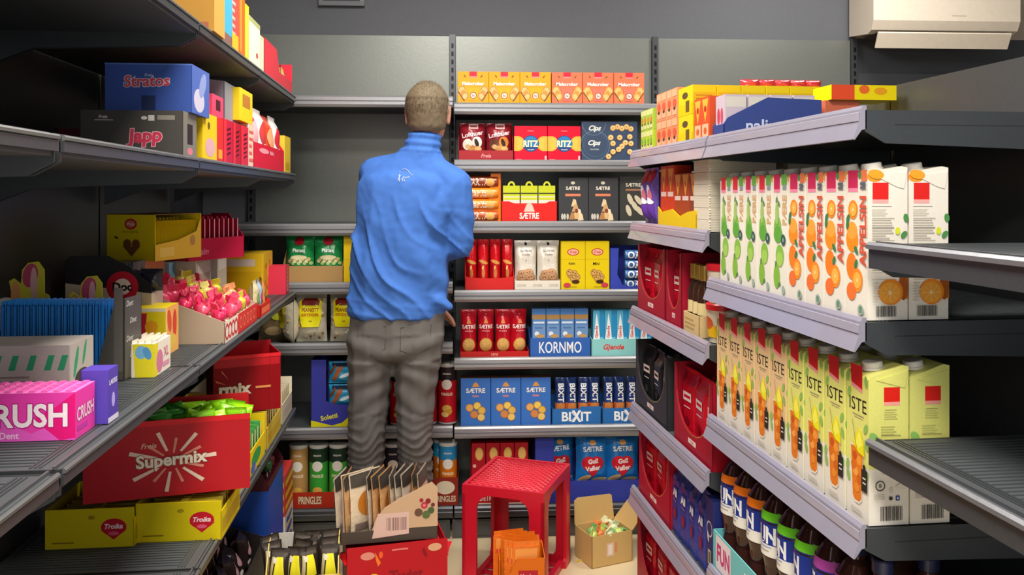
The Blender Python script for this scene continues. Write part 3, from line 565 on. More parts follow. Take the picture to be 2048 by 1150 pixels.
# ================================================================== back wall, bay behind the man
Z = HL[2] + .001
xc, W_ = bspan(566, 686, .02); m = tray(W_, .2, .066, .1, M('#b08a56'), side=[(0, 0), (.2, 0), (.2, .16), (.1, .16), (0, .066)]); BK.put(add(m, 'display_tray', 'plain brown cardboard tray holding green nut bags', 'tray'), xc, .02, Z)
for i in range(2):
    m, p = pouch(.112, .182, .06, M('#1f8a48', 'foil'), seed=50 + i, sealh=.06); p.rect(0.02, .84, .98, .9, '#35a866'); p.ell(.5, .87, .18, .09, '#b01c2c'); p.text('Pistasj', .5, .66, .11, '#e8f4e4', wmax=.75, bold=.04, outline='#0e5c30'); 
    for a in range(12): p.circ(.15 + .07 * a, .44 + .05 * math.sin(a * 2.1), .04, ['#d8c89a', '#c9b070', '#a8c070'][a % 3])
    p.ell(.5, .52, .3, .05, '#dcd0a0'); BK.put(add(m, 'nut_bag', ['green nut bag in the brown tray, farther from the man', 'green nut bag in the brown tray, beside the yellow box'][i], 'bag', 'green nut bags'), xc + (i - .5) * .113, .028, Z + .004, rot=[-2, 3][i])
xc, W_ = bspan(687, 760, .02); m = bx(W_, .12, .182, M('#e2bd0a')); m.front(W_, .182).line((0, .5), (1, .5), .001, '#a88a06'); BK.put(add(m, 'snack_box', 'plain golden yellow box half hidden by the man\'s jacket', 'box'), xc, .02, Z)
Z = HL[3] + .001
def pbag(seed):
    m, p = pouch(.122, .192, .06, M('#c9bfa6', 'foil'), seed=seed, sealh=.06, square=1)
    rr = random.Random(seed)
    for k in range(46): p.ell(rr.uniform(.06, .94), rr.uniform(.06, .9), .045, .025, rr.choice(['#b98f56', '#e6d8b4', '#8f6a3c', '#d9b67c', '#f0e6cc']), rot=rr.uniform(0, 180), n=10)
    p.poly([(.14, .84), (.3, .9), (.7, .9), (.86, .84), (.86, .5), (.78, .32), (.22, .32), (.14, .5)], '#e8dc10'); p.poly([(.2, .84), (.3, .9), (.7, .9), (.8, .84), (.78, .76), (.22, .76)], '#7a1d18'); p.text('PEANØTT', .5, .67, .08, '#8a2018', wmax=.56, bold=.06); p.text('KRYDDER', .5, .57, .06, '#c04020', wmax=.6, bold=.05); p.text('Salt', .5, .44, .035, '#5a3a10', wmax=.2); return m
for i, (px, r) in enumerate([(566, -66), (622, 2), (689, -3), (756, 0)]):
    BK.put(add(pbag(60 + i), 'peanut_bag', ['clear peanut bag turned sideways next to the candy shelves', 'clear peanut bag with a yellow label facing out', 'clear peanut bag with a yellow label partly behind the man\'s hip', 'clear peanut bag with a yellow label fully behind the man'][i], 'bag', 'clear peanut bags'), BK.on(px, .05), .04, Z, rot=r)
for i, (px, v, c) in enumerate([(548, .05, '#6b5a3c')]):
    m, p = pouch(.12, .15, .06, M(c, 'foil'), seed=77); p.ell(.6, .7, .2, .12, '#c8cc30'); p.ell(.5, .3, .3, .12, '#a08860'); BK.put(add(m, 'snack_bag', 'dark snack bag with a lime spot, peeking past the candy shelf edge', 'bag'), BK.on(px, v), v, Z, rot=12)
Z = HL[4] + .001
xc, W_ = bspan(622, 722, .02); hh = .262; m = tray(W_, .2, .06, hh, M('#3c3f9e'), fpoly=[(-W_ / 2, 0), (W_ / 2, 0), (W_ / 2, .09), (W_ * .05, .085), (-W_ * .2, .1), (-W_ * .2, hh), (-W_ / 2, hh)], side=[(0, 0), (.2, 0), (.2, hh), (0, hh)]); p = m.front(W_, hh)
p.poly([(0, 0), (1, 0), (1, .3), (.62, .06), (.42, .02), (0, .1)], '#e6d81a'); p.text('Soletti', .36, .15, .075, '#e8dc3c', wmax=.55, rot=12, bold=.06); BK.put(add(m, 'display_case', 'indigo and yellow cardboard case of pretzel stick packs', 'case'), xc, .02, Z)
for i in range(2):
    m, p = pouch(.12, .085, .04, M('#2aa4d4', 'foil'), seed=80 + i); p.rect(.1, .8, .9, .95, '#20304c'); p.poly([(.1, .2), (.3, .8), (.5, .8), (.2, .1)], '#b5623a'); p.ell(.55, .4, .2, .08, '#e8f4f8', rot=20); p.poly([(.0, .5), (.2, .9), (.25, .8), (.05, .4)], '#8a4a30')
    BK.put(add(m, 'pretzel_pack', ['cyan pretzel pack, lower one in the indigo case', 'cyan pretzel pack, upper one in the indigo case'][i], 'pack', 'cyan pretzel packs'), xc + .028, .03, Z + .075 + i * .09)
m = MB(); m.box(-.06, .065, .008, .19, .003, .073, '#343788'); m.box(-.06, .06, .05, .19, .0735, .25, '#23245c'); BK.put(add(m, 'cardboard_insert', 'indigo riser and filler inside the pretzel case', 'insert'), xc + .02, .02, Z)
# --- crisp cans
def can(base, c2, cap='#c9c2b6', h=.236, seed=0):
    r = .0365; m = MB(); m.lathe([(0, 0), (r, 0), (r, .006), (r, h * .35), (r, h * .72), (r, h - .012), (r + .001, h - .008), (r - .002, h - .006), (0, h - .006)], ['#b8b8b8', '#b8b8b8', base, base, c2, '#c8c8c8', '#c8c8c8', '#d8d8d8'], 24)
    p = Pr(m, lambda u, v, l: ((r + l) * math.sin((u - .5) * 2.6), -(r + l) * math.cos((u - .5) * 2.6), h * v), r * 2.6, h, True)
    p.ell(.5, .66, .22, .085, '#efe6d8'); p.text('PRINGLES', .5, .5, .05, '#f4e6c0', wmax=.5, bold=.05); p.text('ORIGINAL', .5, .84, .03, '#e8e0d0', wmax=.35); p.ell(.5, .26, .2, .06, '#e0b050'); p.ell(.56, .2, .18, .05, '#cf9638', rot=20); p.ell(.42, .16, .16, .04, '#e6c070', rot=-10)
    return m, r, h
def canobj(base, c2, label, group, capc='#cfcac0'):
    m, r, h = can(base, c2); e = empty('crisp_can', label, 'can', group); m.obj('can_body', e)
    k = MB(); k.lathe([(r - .001, h - .008), (r + .0015, h - .008), (r + .0015, h), (r - .003, h + .0015), (0, h + .001)], M(capc, 'plastic'), 24); k.obj('lid', e); return e
pr = canobj('#c01824', '#2c2426', '', 'red cans of crisps')
for i, (px, t) in enumerate([(798, 'seen between the man\'s legs'), (757, 'behind the man\'s left leg'), (856, 'beside the man\'s right thigh, half hidden'), (895, 'standing clear beside the slotted post')]): BK.put(inst(pr, 'red and black can of crisps ' + t), BK.on(px, .06), .065, Z + .001, rot=[5, 0, 3, -4][i])
Z = HL[5] + .001
xc, W_ = bspan(575, 918, .015); hh = .062
def ptray(a, b, label, hgt=.062, dome=False):
    xc, W_ = bspan(a, b, .015); m = tray(W_, .12, hgt, hgt, M('#b5301c')); p = m.front(W_, hgt)
    n = max(1, round(W_ / .16))
    for k in range(n): p.text('PRINGLES', (k + .5) / n, .5, .5, '#e8d0a8', wmax=.55 / n, bold=.07, outline='#5a1a10')
    BK.put(add(m, 'display_tray', label, 'tray', 'rust red trays of crisp cans'), xc, .015, Z)
ptray(578, 745, 'rust red tray of green crisp cans on the lowest shelf')
ptray(746, 862, 'rust red tray behind the boxes of tea')
xc, W_ = bspan(864, 917, .015); m = tray(W_, .19, .11, .11, M('#8f2c1e')); p = m.front(W_, .11); p.ell(.5, .64, .36, .24, '#e2d2b4'); p.text('PRINGLES', .5, .24, .22, '#d8c4a4', wmax=.8, bold=.05); BK.put(add(m, 'display_tray', 'tall rust red tray holding the orange crisp cans', 'tray'), xc, .015, Z)
cc = [(598, '#b98d52', '#b98d52', 'plain brown cardboard sleeve round a can of crisps'), (637, '#3da33a', '#1f3a26', 'green and black can of crisps beside the brown one'), (677, '#4fae3c', '#26382c', 'green can of crisps just behind the tea bags'), (717, '#3f9e3a', '#203028', 'green can of crisps behind the man\'s left shin'), (787, '#3c2f3c', '#2b2630', 'dark can of crisps between the man\'s shins'), (818, '#c07038', '#4fa0c8', 'blue-topped can of crisps behind the man\'s right shin'), (879, '#e0761a', '#2f9cc8', 'orange can with blue top, nearer the man\'s leg'), (903, '#e0761a', '#2f86b8', 'orange can with blue top, nearest the slotted post')]
for i, (px, a, b, t) in enumerate(cc):
    o = canobj(a, b, t, 'cans of crisps on the lowest shelf'); v = .058 + (.048 if i == 6 else 0); BK.put(o, BK.on([598, 637.5, 677, 716.5, 787, 826, 884, 896][i], v), v, Z + .004)
# ================================================================== drinks and coffee run (right)
def rput(o, x, y, z, **k): return RT.put(o, x, y, z, **k)
# --- juice and iced tea cartons
def carton(H, base, base2, deco_front, deco_side, label, group, slope=.012):
    w_ = .0655; d = .066; e = empty('drink_carton', label, 'carton', group); m = MB()
    m.prism([(0, 0), (d, 0), (d, H), (d - .01, H + .002), (0.004, H - slope), (0, H - slope - .004)], 'x', -w_ / 2, w_ / 2, base)
    if base2:
        m.front(w_, H).rect(0, 0, 1, base2[1], base2[0]); m.right(w_ / 2, d, H).rect(0, 0, 1, base2[1], base2[0])
    deco_front(m.front(w_, H)); deco_side(m.right(w_ / 2, d, H))
    m.obj('carton_body', e)
    t = .0012    # folded ears of the carton on its sides
    for sx in (1, -1):
        f = MB(); f.prism([(.012, H - slope * .9 - .006), (d * .72, H - .03), (d * .9, H - .033), (d * .985, H - .006)], 'x', sx * (w_ / 2 + t), sx * (w_ / 2 + .0002), base)
        if deco_side is side_or and sx == 1: f.right(w_ / 2 + t, d, H).ell(.2, .955, .2, .03, '#efa02c', rot=-10)
        f.obj('folded_ear', e)
    c = MB(); c.lathe([(0, 0), (.0175, 0), (.0175, .003), (.0155, .004), (.0155, .011), (.014, .0125), (0, .0125)], M('#cfc9bc', 'plastic'), 20, T=Matrix.Translation((0, .026, H - slope * .55)) @ Matrix.Rotation(R(9), 4, 'X')); c.obj('screw_cap', e); return e
def front_or(p):
    p.rect(.1, .84, .56, .985, '#cf2d58'); p.rect(.1, .84, .56, .865, '#f08ca8'); p.rect(.72, .91, .98, .985, '#e87a4c'); p.ell(.65, .95, .08, .025, '#5f8c4c')
    for a, b, rx, ry, c in ((.34, .72, .22, .065, '#eb8a26'), (.3, .52, .28, .085, '#f08c1c'), (.3, .58, .24, .06, '#f5a23c'), (.28, .34, .24, .09, '#ef7e22'), (.55, .25, .24, .08, '#ee8c28'), (.27, .17, .22, .06, '#ec7434')): p.ell(a, b, rx, ry, c)
    p.ell(.36, .72, .15, .045, '#f6b048'); p.ell(.55, .25, .17, .055, '#f7b04c'); p.ell(.55, .25, .03, .012, '#fbe0a0'); p.ell(.36, .72, .03, .012, '#fbe0a0')
    for a, b, r in ((.12, .66, 60), (.5, .45, -50), (.5, .36, 60), (.1, .62, 80)): p.ell(a, b, .12, .018, '#3f7c4c', rot=r)
    p.text('APPELSIN', .82, .58, .085, '#d4583c', wmax=.52, rot=90, bold=.05); p.rect(.7, .86, .95, .875, '#5a6470'); p.rect(.7, .885, .95, .905, '#5a6470'); p.ell(.72, .06, .13, .035, '#9fb0a0'); p.rect(.66, .04, .78, .08, '#6a8a70')
def side_or(p):
    p.rect(.12, .765, .52, .90, '#dc2420'); p.rect(.12, .765, .52, .79, '#f2a8a0'); p.ell(.18, .94, .2, .035, '#ef962a')
    p.rect(.1, .743, .6, .747, '#8d8678'); p.lines(.1, .68, .62, .73, 4, '#cfc6b4', 4); p.lines(.1, .53, .66, .665, 8, '#c4bbaa', 5); p.rect(.1, .665, .66, .668, '#6e685c'); p.rect(.1, .52, .66, .523, '#6e685c'); p.rect(.1, .605, .66, .608, '#8a8478')
    p.ell(.74, .585, .06, .025, '#d6dc30'); p.ell(.9, .56, .1, .018, '#4c8c4a', rot=50); p.ell(.95, .67, .1, .018, '#4c8c4a', rot=100)
    p.ell(.15, .36, .05, .014, '#4a4a44'); p.ell(.3, .36, .05, .014, '#4a4a44'); p.rect(.1, .325, .36, .329, '#8a8478'); p.rect(.1, .265, .7, .268, '#a8a090'); p.rect(.78, .14, 1, .38, '#c8701c'); p.ell(.88, .22, .12, .09, '#a8561c')
    p.ell(.56, .185, .31, .085, '#ee8a1e', rot=-10); p.ell(.54, .18, .27, .07, '#f4a63a', rot=-10); p.ell(.54, .18, .04, .013, '#fbe8b8')
    for k in range(8): a = k * math.pi / 4; p.line((.54, .18), (.54 + .23 * math.cos(a), .18 + .06 * math.sin(a)), .0006, '#fbd890')
    p.lines(.1, .12, .3, .25, 7, '#d8cfbe', 7); p.bars(.18, .025, .68, .095)
def front_pear(k):
    def f(p):
        p.rect(.1, .84, .5, .985, ['#dd3038', '#cf2d58'][k]); p.rect(.1, .84, .5, .865, '#f08ca8'); p.rect(.6, .9, .95, .985, '#6fae44'); p.text('PÆRE', .8, .7, .08, '#d3a878', wmax=.24, rot=90, bold=.04); p.rect(.68, .86, .92, .9, '#8d99a4')
        for a, b, rx, ry, c in ((.35, .55, .24, .1, '#7cb648'), (.38, .5, .28, .07, '#63a83c'), (.5, .33, .26, .09, '#86bc44'), (.5, .3, .2, .06, '#a3cc5a'), (.3, .16, .2, .1, '#84b83e'), (.32, .67, .12, .09, '#a5c76c')): p.ell(a, b, rx, ry, c)
        for a, b, r in ((.3, .78, 70), (.45, .75, -60), (.25, .26, 80), (.48, .1, 30)): p.ell(a, b, .1, .014, '#5d8a48', rot=r)
        p.ell(.74, .46, .15, .045, '#3e5c54'); p.text('B', .74, .46, .03, '#b4c8b8', wmax=.2); p.ell(.75, .06, .1, .035, '#9fb0a0'); p.line((.35, .88), (.35, .4), .0005, '#8a7a50')
    return f
JZ = 1.155
x_far = RT.on(1440, .012); x_near = RT.on(1737, .012); pit = (x_near - x_far) / 9
og = 'orange juice cartons'; pg = 'pear juice cartons'
pO = carton(.238, '#e9e1d2', None, front_or, side_or, '', og, slope=.008); pP = [carton(.238, '#e9e4d4', None, front_pear(k), side_or, '', pg, slope=.008) for k in (0, 1)]
for row in range(2):
    rw = 'front' if row == 0 else 'rear'
    for i in range(9):
        x = x_far + pit * (i + .5)
        if i < 5: o = inst(pP[0 if i in (0, 1, 3) else 1], f'green and white pear juice carton, {rw} row, {nth(i, 9, "the white napkin stacks")}')
        else: o = inst(pO, f'orange juice carton, {rw} row, {nth(8 - i, 9, "the empty metal shelf").replace("nearest the", "right by the")}')
        rput(o, x, .012 + row * .0685, JZ, rot=[0, 1, -1, 0, .6, 0, -.6, .8, 0][i])
def front_tea(p):
    p.poly([(.22, .85), (.72, .82), (.72, .99), (.18, .99)], '#cf1e20'); p.poly([(.22, .845), (.72, .815), (.72, .84), (.22, .87)], '#ec9a98'); p.text('ISTE', .52, .735, .085, '#2a2620', wmax=.8, bold=.0); p.rect(.28, .665, .8, .671, '#9c9078'); p.rect(.35, .65, .75, .655, '#b0a488')
    for a, b, r in ((.08, .9, 80), (.12, .8, 70), (.9, .9, 100), (.88, .6, 60), (.92, .5, 110), (.06, .32, 80), (.1, .25, 100), (.93, .3, 70)): p.ell(a, b, .14, .02, '#8fb858', rot=r)
    p.poly([(.2, .47), (.8, .47), (.72, .13), (.6, .1), (.4, .1), (.29, .13)], '#e8e0d0'); p.poly([(.22, .46), (.78, .46), (.7, .14), (.6, .115), (.4, .115), (.31, .14)], '#e07a22')
    for a, b, c in ((.4, .4, '#c4581c'), (.6, .38, '#ee9838'), (.45, .3, '#f0a048'), (.6, .26, '#cc641e'), (.5, .2, '#e88c30'), (.35, .34, '#d86c1e')): p.ell(a, b, .11, .03, c, rot=30)
    p.poly([(.35, .47), (.42, .52), (.62, .6), (.82, .5), (.84, .42), (.6, .43)], '#ece020'); p.poly([(.45, .49), (.62, .57), (.78, .49), (.6, .46)], '#f4ec5c'); p.line((.3, .63), (.5, .45), .0012, '#7a6a40')
    p.poly([(.72, .34), (.98, .34), (.98, .2), (.72, .2)], '#2b2a26'); p.rect(.78, .25, .92, .26, '#d8d4c0'); p.rect(.78, .28, .92, .29, '#d8d4c0'); p.circ(.85, .355, .018, '#2b2a26'); p.lines(.25, .04, .75, .075, 2, '#c9c0ae', 2)
def side_tea(p):
    p.rect(.38, .755, .78, .87, '#dd2418'); p.rect(.38, .755, .78, .778, '#f2a090'); p.rect(.4, .725, .7, .729, '#8d8a50'); p.lines(.38, .665, .78, .72, 4, '#bdbb6a', 3); p.lines(.3, .57, .8, .63, 4, '#c6c470', 4); p.rect(.3, .565, .8, .569, '#8a885a'); p.ell(.12, .555, .14, .025, '#8cc060', rot=-50)
    p.ell(.55, .43, .09, .018, '#6e6c38'); p.rect(.38, .395, .72, .399, '#a8a658'); p.rect(.3, .325, .7, .328, '#a8a090'); p.ring(.28, .25, .033, .007, '#5a564e'); p.ell(.28, .25, .04, .012, '#8a857a'); p.ell(.55, .22, .05, .02, '#cfc8ba'); p.ell(.8, .24, .14, .02, '#ddd6c8'); p.lines(.12, .16, .42, .2, 3, '#d0c8ba', 5)
    p.ell(.54, .17, .05, .012, '#3c4044'); p.rect(.66, .155, .76, .185, '#3c4c8c'); p.rect(.69, .163, .73, .177, '#d8dce8'); p.bars(.28, .03, .82, .12)
TZ = .837
pT = [carton(.246, c, ('#e6ded0', s), front_tea, side_tea, '', g, slope=.016) for c, s, g in (('#e4c08e', .30, 'peach iced tea cartons'), ('#dfdc78', .355, 'lemon iced tea cartons'))]
xf = RT.on(1433, .012); xn = RT.on(1740, .012); pt = (xn - xf) / 9
for row in range(2):
    rw = 'front' if row == 0 else 'rear'
    for i in range(9):
        k = 0 if i < 5 else 1
        o = inst(pT[k], f'{["peach-coloured", "lemon yellow"][k]} iced tea carton, {rw} row, ' + (nth(i, 9, 'the dark red coffee case') if i < 5 else nth(8 - i, 9, 'the lower empty shelf').replace('nearest the', 'right by the')))
        rput(o, xf + pt * (i + .5), .012 + row * .0685, TZ, rot=[0, .5, -1, .4, 0, -.7, .5, -.3, 0][i])
# --- cordial bottles in aqua trays
def bottle(cc, label, group):
    e = empty('cordial_bottle', label, 'bottle', group); m = MB(); g = M('#3a1d18', 'liquid')
    m.lathe([(0, 0), (.03, 0), (.036, .006), (.0365, .05), (.031, .085), (.033, .11), (.0375, .13), (.038, .2), (.034, .222), (.022, .242), (.014, .25), (.0135, .262)], [g] * 11, 26); m.obj('bottle_body', e)
    l = MB(); r = .0384; l.lathe([(.0379, .132), (r, .133), (r, .156), (r, .186), (.0378, .203), (.0353, .221)], ['#e8e4da', '#e8e4da', '#22368e', '#22368e', cc], 26)
    p = Pr(l, lambda u, v, q: ((r + q) * math.sin((u - .5) * 2.6), -(r + q) * math.cos((u - .5) * 2.6), .133 + .07 * v), r * 2.6, .07, True); p.text('FUN', .5, .6, .5, '#f2f2f2', wmax=.6, bold=.05); p.rect(.3, .25, .7, .28, '#8d98c8'); p.rect(.35, .14, .65, .17, '#a8a498'); l.obj('bottle_label', e)
    c = MB(); c.lathe([(.0145, .256), (.0165, .258), (.0165, .276), (.015, .279), (0, .279)], M('#1d2140', 'plastic'), 20); c.obj('screw_cap', e); return e
cols = {'orange': '#ee7a1e', 'green': '#6fd02a', 'purple': '#b04aa4', 'pink': '#c23f86'}
pb = {k: bottle(c, '', 'cordial bottles with navy labels') for k, c in cols.items()}
seq = ['orange', 'orange', 'orange', 'green', 'green', 'green', 'purple', 'purple', 'purple']
BZ = .4915
for i, k in enumerate(seq):
    x = RX[1] + .045 + i * .0745
    rput(inst(pb[k], f'dark cordial bottle with {k}-topped navy label, {nth(i, 9, "the coffee bricks")}'), x, .052, BZ + .003, rot=[12, -8, -15, 8, -12, -30, 15, -8, 6][i])
    if i > 1: rput(inst(pb['purple' if i > 4 else 'orange'], f'dark cordial bottle in the rear row, {nth(i, 9, "the coffee bricks")}'), x, .13, BZ + .003, rot=20)
for q in range(2):
    x = RX[1] + .009 + .325 * q + .16; m = tray(.318, .17, .085, .085, M('#6fc4c6')); p = m.front(.318, .085); p.rect(.06, .05, .34, .95, '#e8dce0')
    p.text('FUN', .2, .5, .5, '#c8407c', wmax=.24, bold=.06); p.text('FUN', .7, .5, .5, '#f0f0f0', wmax=.24, bold=.06); rput(add(m, 'display_tray', ['aqua tray of orange and green cordial, farther one', 'aqua tray of purple cordial, nearer one'][q], 'tray', 'aqua cordial trays'), x, .006, BZ)
for i, (dx, y) in enumerate([(1.42, .1), (1.52, .16), (1.60, .2), (1.40, .22)]): rput(inst(pb['pink'], 'dark cordial bottle with pink top on the low nearest shelf, ' + ['nearest the purple ones', 'middle', 'farthest into the nearest bay', 'at the rear'][i]), dx, y, .472, rot=20 * i)
# --- cases of coffee
def cbag(c, seed, h=.175, w_=.058, txtc='#f0dcd8'):
    m = MB(); rr = random.Random(seed); t = .05; 
    def ring_(z, sx, sy, oy=0): return [(-w_ / 2 * sx, t / 2 - t / 2 * sy * .8 + oy, z), (-w_ / 2 * sx * .8, t / 2 - t / 2 * sy + oy, z), (w_ / 2 * sx * .8, t / 2 - t / 2 * sy + oy, z), (w_ / 2 * sx, t / 2 - t / 2 * sy * .8 + oy, z), (w_ / 2 * sx, t / 2 + t / 2 * sy * .8 + oy, z), (w_ / 2 * sx * .8, t / 2 + t / 2 * sy + oy, z), (-w_ / 2 * sx * .8, t / 2 + t / 2 * sy + oy, z), (-w_ / 2 * sx, t / 2 + t / 2 * sy * .8 + oy, z)]
    R_ = [ring_(0, .96, .96), ring_(.01, 1, 1), ring_(h * .4, 1.0, 1.03), ring_(h * .78, .98, 1), ring_(h * .86, .94, .7, .003), ring_(h * .93, .97, .22, -.004), ring_(h, .99, .12, -.012)]
    vs_ = [v for r in R_ for v in r]; fs = [(i * 8 + k, i * 8 + (k + 1) % 8, (i + 1) * 8 + (k + 1) % 8, (i + 1) * 8 + k) for i in range(6) for k in range(8)] + [tuple(range(8))[::-1], tuple(range(48, 56))]
    m.add(vs_, fs, M(c, 'foil'), False); p = m.front(w_ * .8, h, y=-.0018); p.rect(.12, .56, .88, .68, txtc); p.rect(.2, .6, .8, .64, c); p.rect(.2, .47, .8, .485, txtc); p.ell(.5, .3, .2, .06, '#8a0f1c' if c != '#242326' else '#3c3a3c'); return m
def case(W_, h, col, gold, lo=.05, d=.24):
    m = tray(W_, d, h, h, M(col), fpoly=dipfront(W_, h, lo, .06), side=[(0, 0), (d, 0), (d, h), (0, h)], inner=M(col)); 
    fp = dipfront(W_, h, lo, .06)[3:-2]
    for a, b in zip(fp, fp[1:]):
        p = m.front(1, 1); p.l = .0004; p.line((.5 + a[0], a[1] - .003), (.5 + b[0], b[1] - .003), .0014, gold)
    p = m.front(W_, h); p.rect(.4, lo / h * .45, .6, lo / h * .7, '#f0d8d0'); p.text('Friele', .5, lo / h * .57, .035, col, wmax=.17); return m
cs = [(1277, 1331, .999, .2, '#a81830', '#d09a50', '#d0142c', 'dark red coffee case on the third shelf down, farther one', 'in the farther red case above', 3),
      (1334, 1364, .999, .2, '#a81830', '#d09a50', '#c4142c', 'dark red coffee case on the third shelf down, nearer one', 'in the nearer red case above', 2),
      (1273, 1335, .701, .2, '#323134', '#b09850', '#242326', 'black coffee case with a gold-edged opening', 'in the black case', 3),
      (1350, 1426, .701, .205, '#a5142a', '#d09a50', '#d0142c', 'large dark red coffee case beside the peach iced tea cartons', 'in the large red case', 3),
      (1279, 1341, .441, .2, '#b01a30', '#d09a50', '#d4142c', 'dark red coffee case beside the blue coffee bricks', 'in the case beside the bricks', 3),
      (1276, 1378, .151, .215, '#a01c30', '#a01c30', '#c4142c', 'dark red coffee case near the floor by the cardboard box', 'in the lowest red case', 4)]
for q, (a, b, z, h, col, gold, bc, lab, wh, n) in enumerate(cs):
    xc, W_ = RT.span(a, b, .012); rput(add(case(W_, h, col, gold), 'coffee_case', lab, 'case'), xc, .01, z)
    st = (W_ - .012) / max(n, 1); bw = min(.085, st * .97)
    for i in range(n):
        for rr_ in range(1 if q == 1 else 2):
            rput(add(cbag(bc, q * 5 + i, h=h * .93, w_=bw), 'coffee_bag', f'{"black" if q == 2 else "glossy red"} coffee bag {wh}, {"front" if rr_ == 0 else "rear"} row, ' + (['farther one', 'nearer one'] if n == 2 else ['farthest', 'middle', 'nearest'] if n == 3 else ['farthest', 'second farthest', 'second nearest', 'nearest'])[i], 'bag', 'coffee bags ' + wh), xc - W_ / 2 + .006 + st * (i + .5), .03 + rr_ * .075, z + .004, rot=[4, -3, 2][i % 3])
# blue coffee bricks on the fifth level
def brick():
    m = cbag('#2c3c92', 3, h=.19, w_=.062, txtc='#2c3c92'); p = m.front(.062 * .8, .19, y=-.0022); p.text('Ali', .5, .6, .11, '#f2f0ec', wmax=.85, bold=.09); p.ell(.5, .32, .22, .075, '#8c2440'); p.line((.3, .5), (.7, .48), .0012, '#b8c0e0'); p.ell(.5, .82, .2, .03, '#4a58a8'); return m
xc, W_ = RT.span(1343, 1412, .012); pr = add(brick(), 'coffee_brick', '', 'pack', 'blue coffee bricks')
st = .066; xe = RT.on(1343, .012)
for r in range(2):
    for i in range(4): rput(inst(pr, f'navy blue coffee brick, {["front", "rear"][r]} row, ' + nth(i, 4, 'the red coffee case')), xe + st * (i + .5) - .002, .014 + r * .06, .442, rot=[0, 3, -2, 0][i])
m = bx(.05, .12, .19, M('#27306e')); p = m.front(.05, .19); p.ring(.5, .62, .1, .02, '#c8c8d0'); p.ell(.4, .55, .2, .1, '#d8d8e0', a0=160, a1=280); p.rect(.3, .18, .7, .36, '#cfc9a0'); p.rect(.35, .2, .65, .34, '#6a6448'); rput(add(m, 'coffee_box', 'dark navy coffee box with a pale emblem, right by the cordial bottles', 'box'), xe + .292, .012, .442)
# gold sauce bottles in a tray and stacked tubs
xc, W_ = RT.span(1367, 1398, .012); m = tray(W_, .12, .052, .06, M('#d8bc84')); p = m.front(W_, .052); p.lines(.1, .2, .9, .8, 3, '#b89a60', 3); rput(add(m, 'display_tray', 'pale gold tray of dark slender bottles beside the red coffee case', 'tray'), xc, .012, .999)
g_ = M('#3b2418', 'gloss'); n = 3
e = empty('sauce_bottle', '', 'bottle', 'slender gold-capped bottles'); m = MB(); r = min(.019, W_ / n / 2 - .001)
m.lathe([(0, 0), (r, 0), (r, .1), (r * .85, .118), (r * .5, .13), (r * .5, .14)], [g_] * 5, 18); m.obj('bottle_body', e); c = MB(); c.lathe([(r * .72, .135), (r * .72, .172), (0, .173)], M('#b99a3e', 'metal'), 18); c.obj('screw_cap', e)
l = MB(); l.lathe([(r + .0004, .05), (r + .0004, .08)], '#d9c690', 18); l.obj('bottle_label', e)
for i in range(n): rput(inst(e, 'slender dark bottle with a gold cap, ' + ['nearest the red coffee case', 'between the other two', 'nearest the lidded tubs'][i]), xc + (i - 1) * (W_ - .01) / n, .036, 1.0025)
e = empty('spread_tub', '', 'tub', 'stacked tubs with red lids'); m = MB(); m.lathe([(0, 0), (.033, 0), (.039, .078), (0, .078)], M('#e8dcc4', 'plastic'), 26)
p = Pr(m, lambda u, v, q: ((.0365 + q + .003 * v) * math.sin((u - .5) * 2.6), -(.0365 + q + .003 * v) * math.cos((u - .5) * 2.6), .01 + .06 * v), .095, .06, True); p.rect(.1, .05, .9, .5, '#e2b020'); p.ell(.5, .6, .2, .25, '#d05a30'); m.obj('tub_body', e)
c = MB(); c.lathe([(0, .077), (.0415, .077), (.042, .09), (.039, .093), (0, .093)], M('#cf1f2c', 'plastic'), 26); c.obj('lid', e)
xt = RT.on(1403, .05)
for i in range(2): rput(inst(e, ['cream tub with a red lid, lower of the stacked pair', 'cream tub with a red lid, upper of the stacked pair'][i]), .631, .052, 1.0 + i * .0935)
# --- sweets on the second level of the far bay
def wpack(w_, h, t, c1, draw, name, label, cat, grp, x, y, z, rot=0):
    m, p = pouch(w_, h, t, M(c1, 'foil'), seed=int(h * 1e4) % 97); draw(p); rput(add(m, name, label, cat, grp), x, y, z, rot=rot)
xa = RT.on(1281, .02)
def dp(p): p.ell(.5, .85, .4, .12, '#c8283c'); p.ell(.4, .6, .25, .1, '#e8e0ee', rot=40); p.ell(.6, .5, .2, .12, '#e08090'); p.rect(.1, .1, .9, .35, '#6c3fa8'); p.ell(.5, .42, .4, .05, '#f0f0f8', rot=-15)
for i in range(2): wpack(.062, .17, .04, '#7a5cc0', dp, 'sweet_bag', 'violet and red sweet bag, ' + ['farther one', 'nearer one'][i], 'bag', 'violet sweet bags', xa + .03 + i * .064, .02, 1.262, 4)
xc, W_ = RT.span(1316, 1392, .012); h_ = .04
m = tray(W_, .16, .04, .06, M('#e8c40e'), fpoly=[(-W_ / 2, 0), (W_ / 2, 0), (W_ / 2, .05), (W_ * .3, .045), (W_ * .1, .032), (-W_ * .1, .05), (-W_ * .4, .04), (-W_ / 2, .055)]); rput(add(m, 'display_tray', 'yellow tray of long red and orange chocolate packs', 'tray'), xc, .012, 1.262)
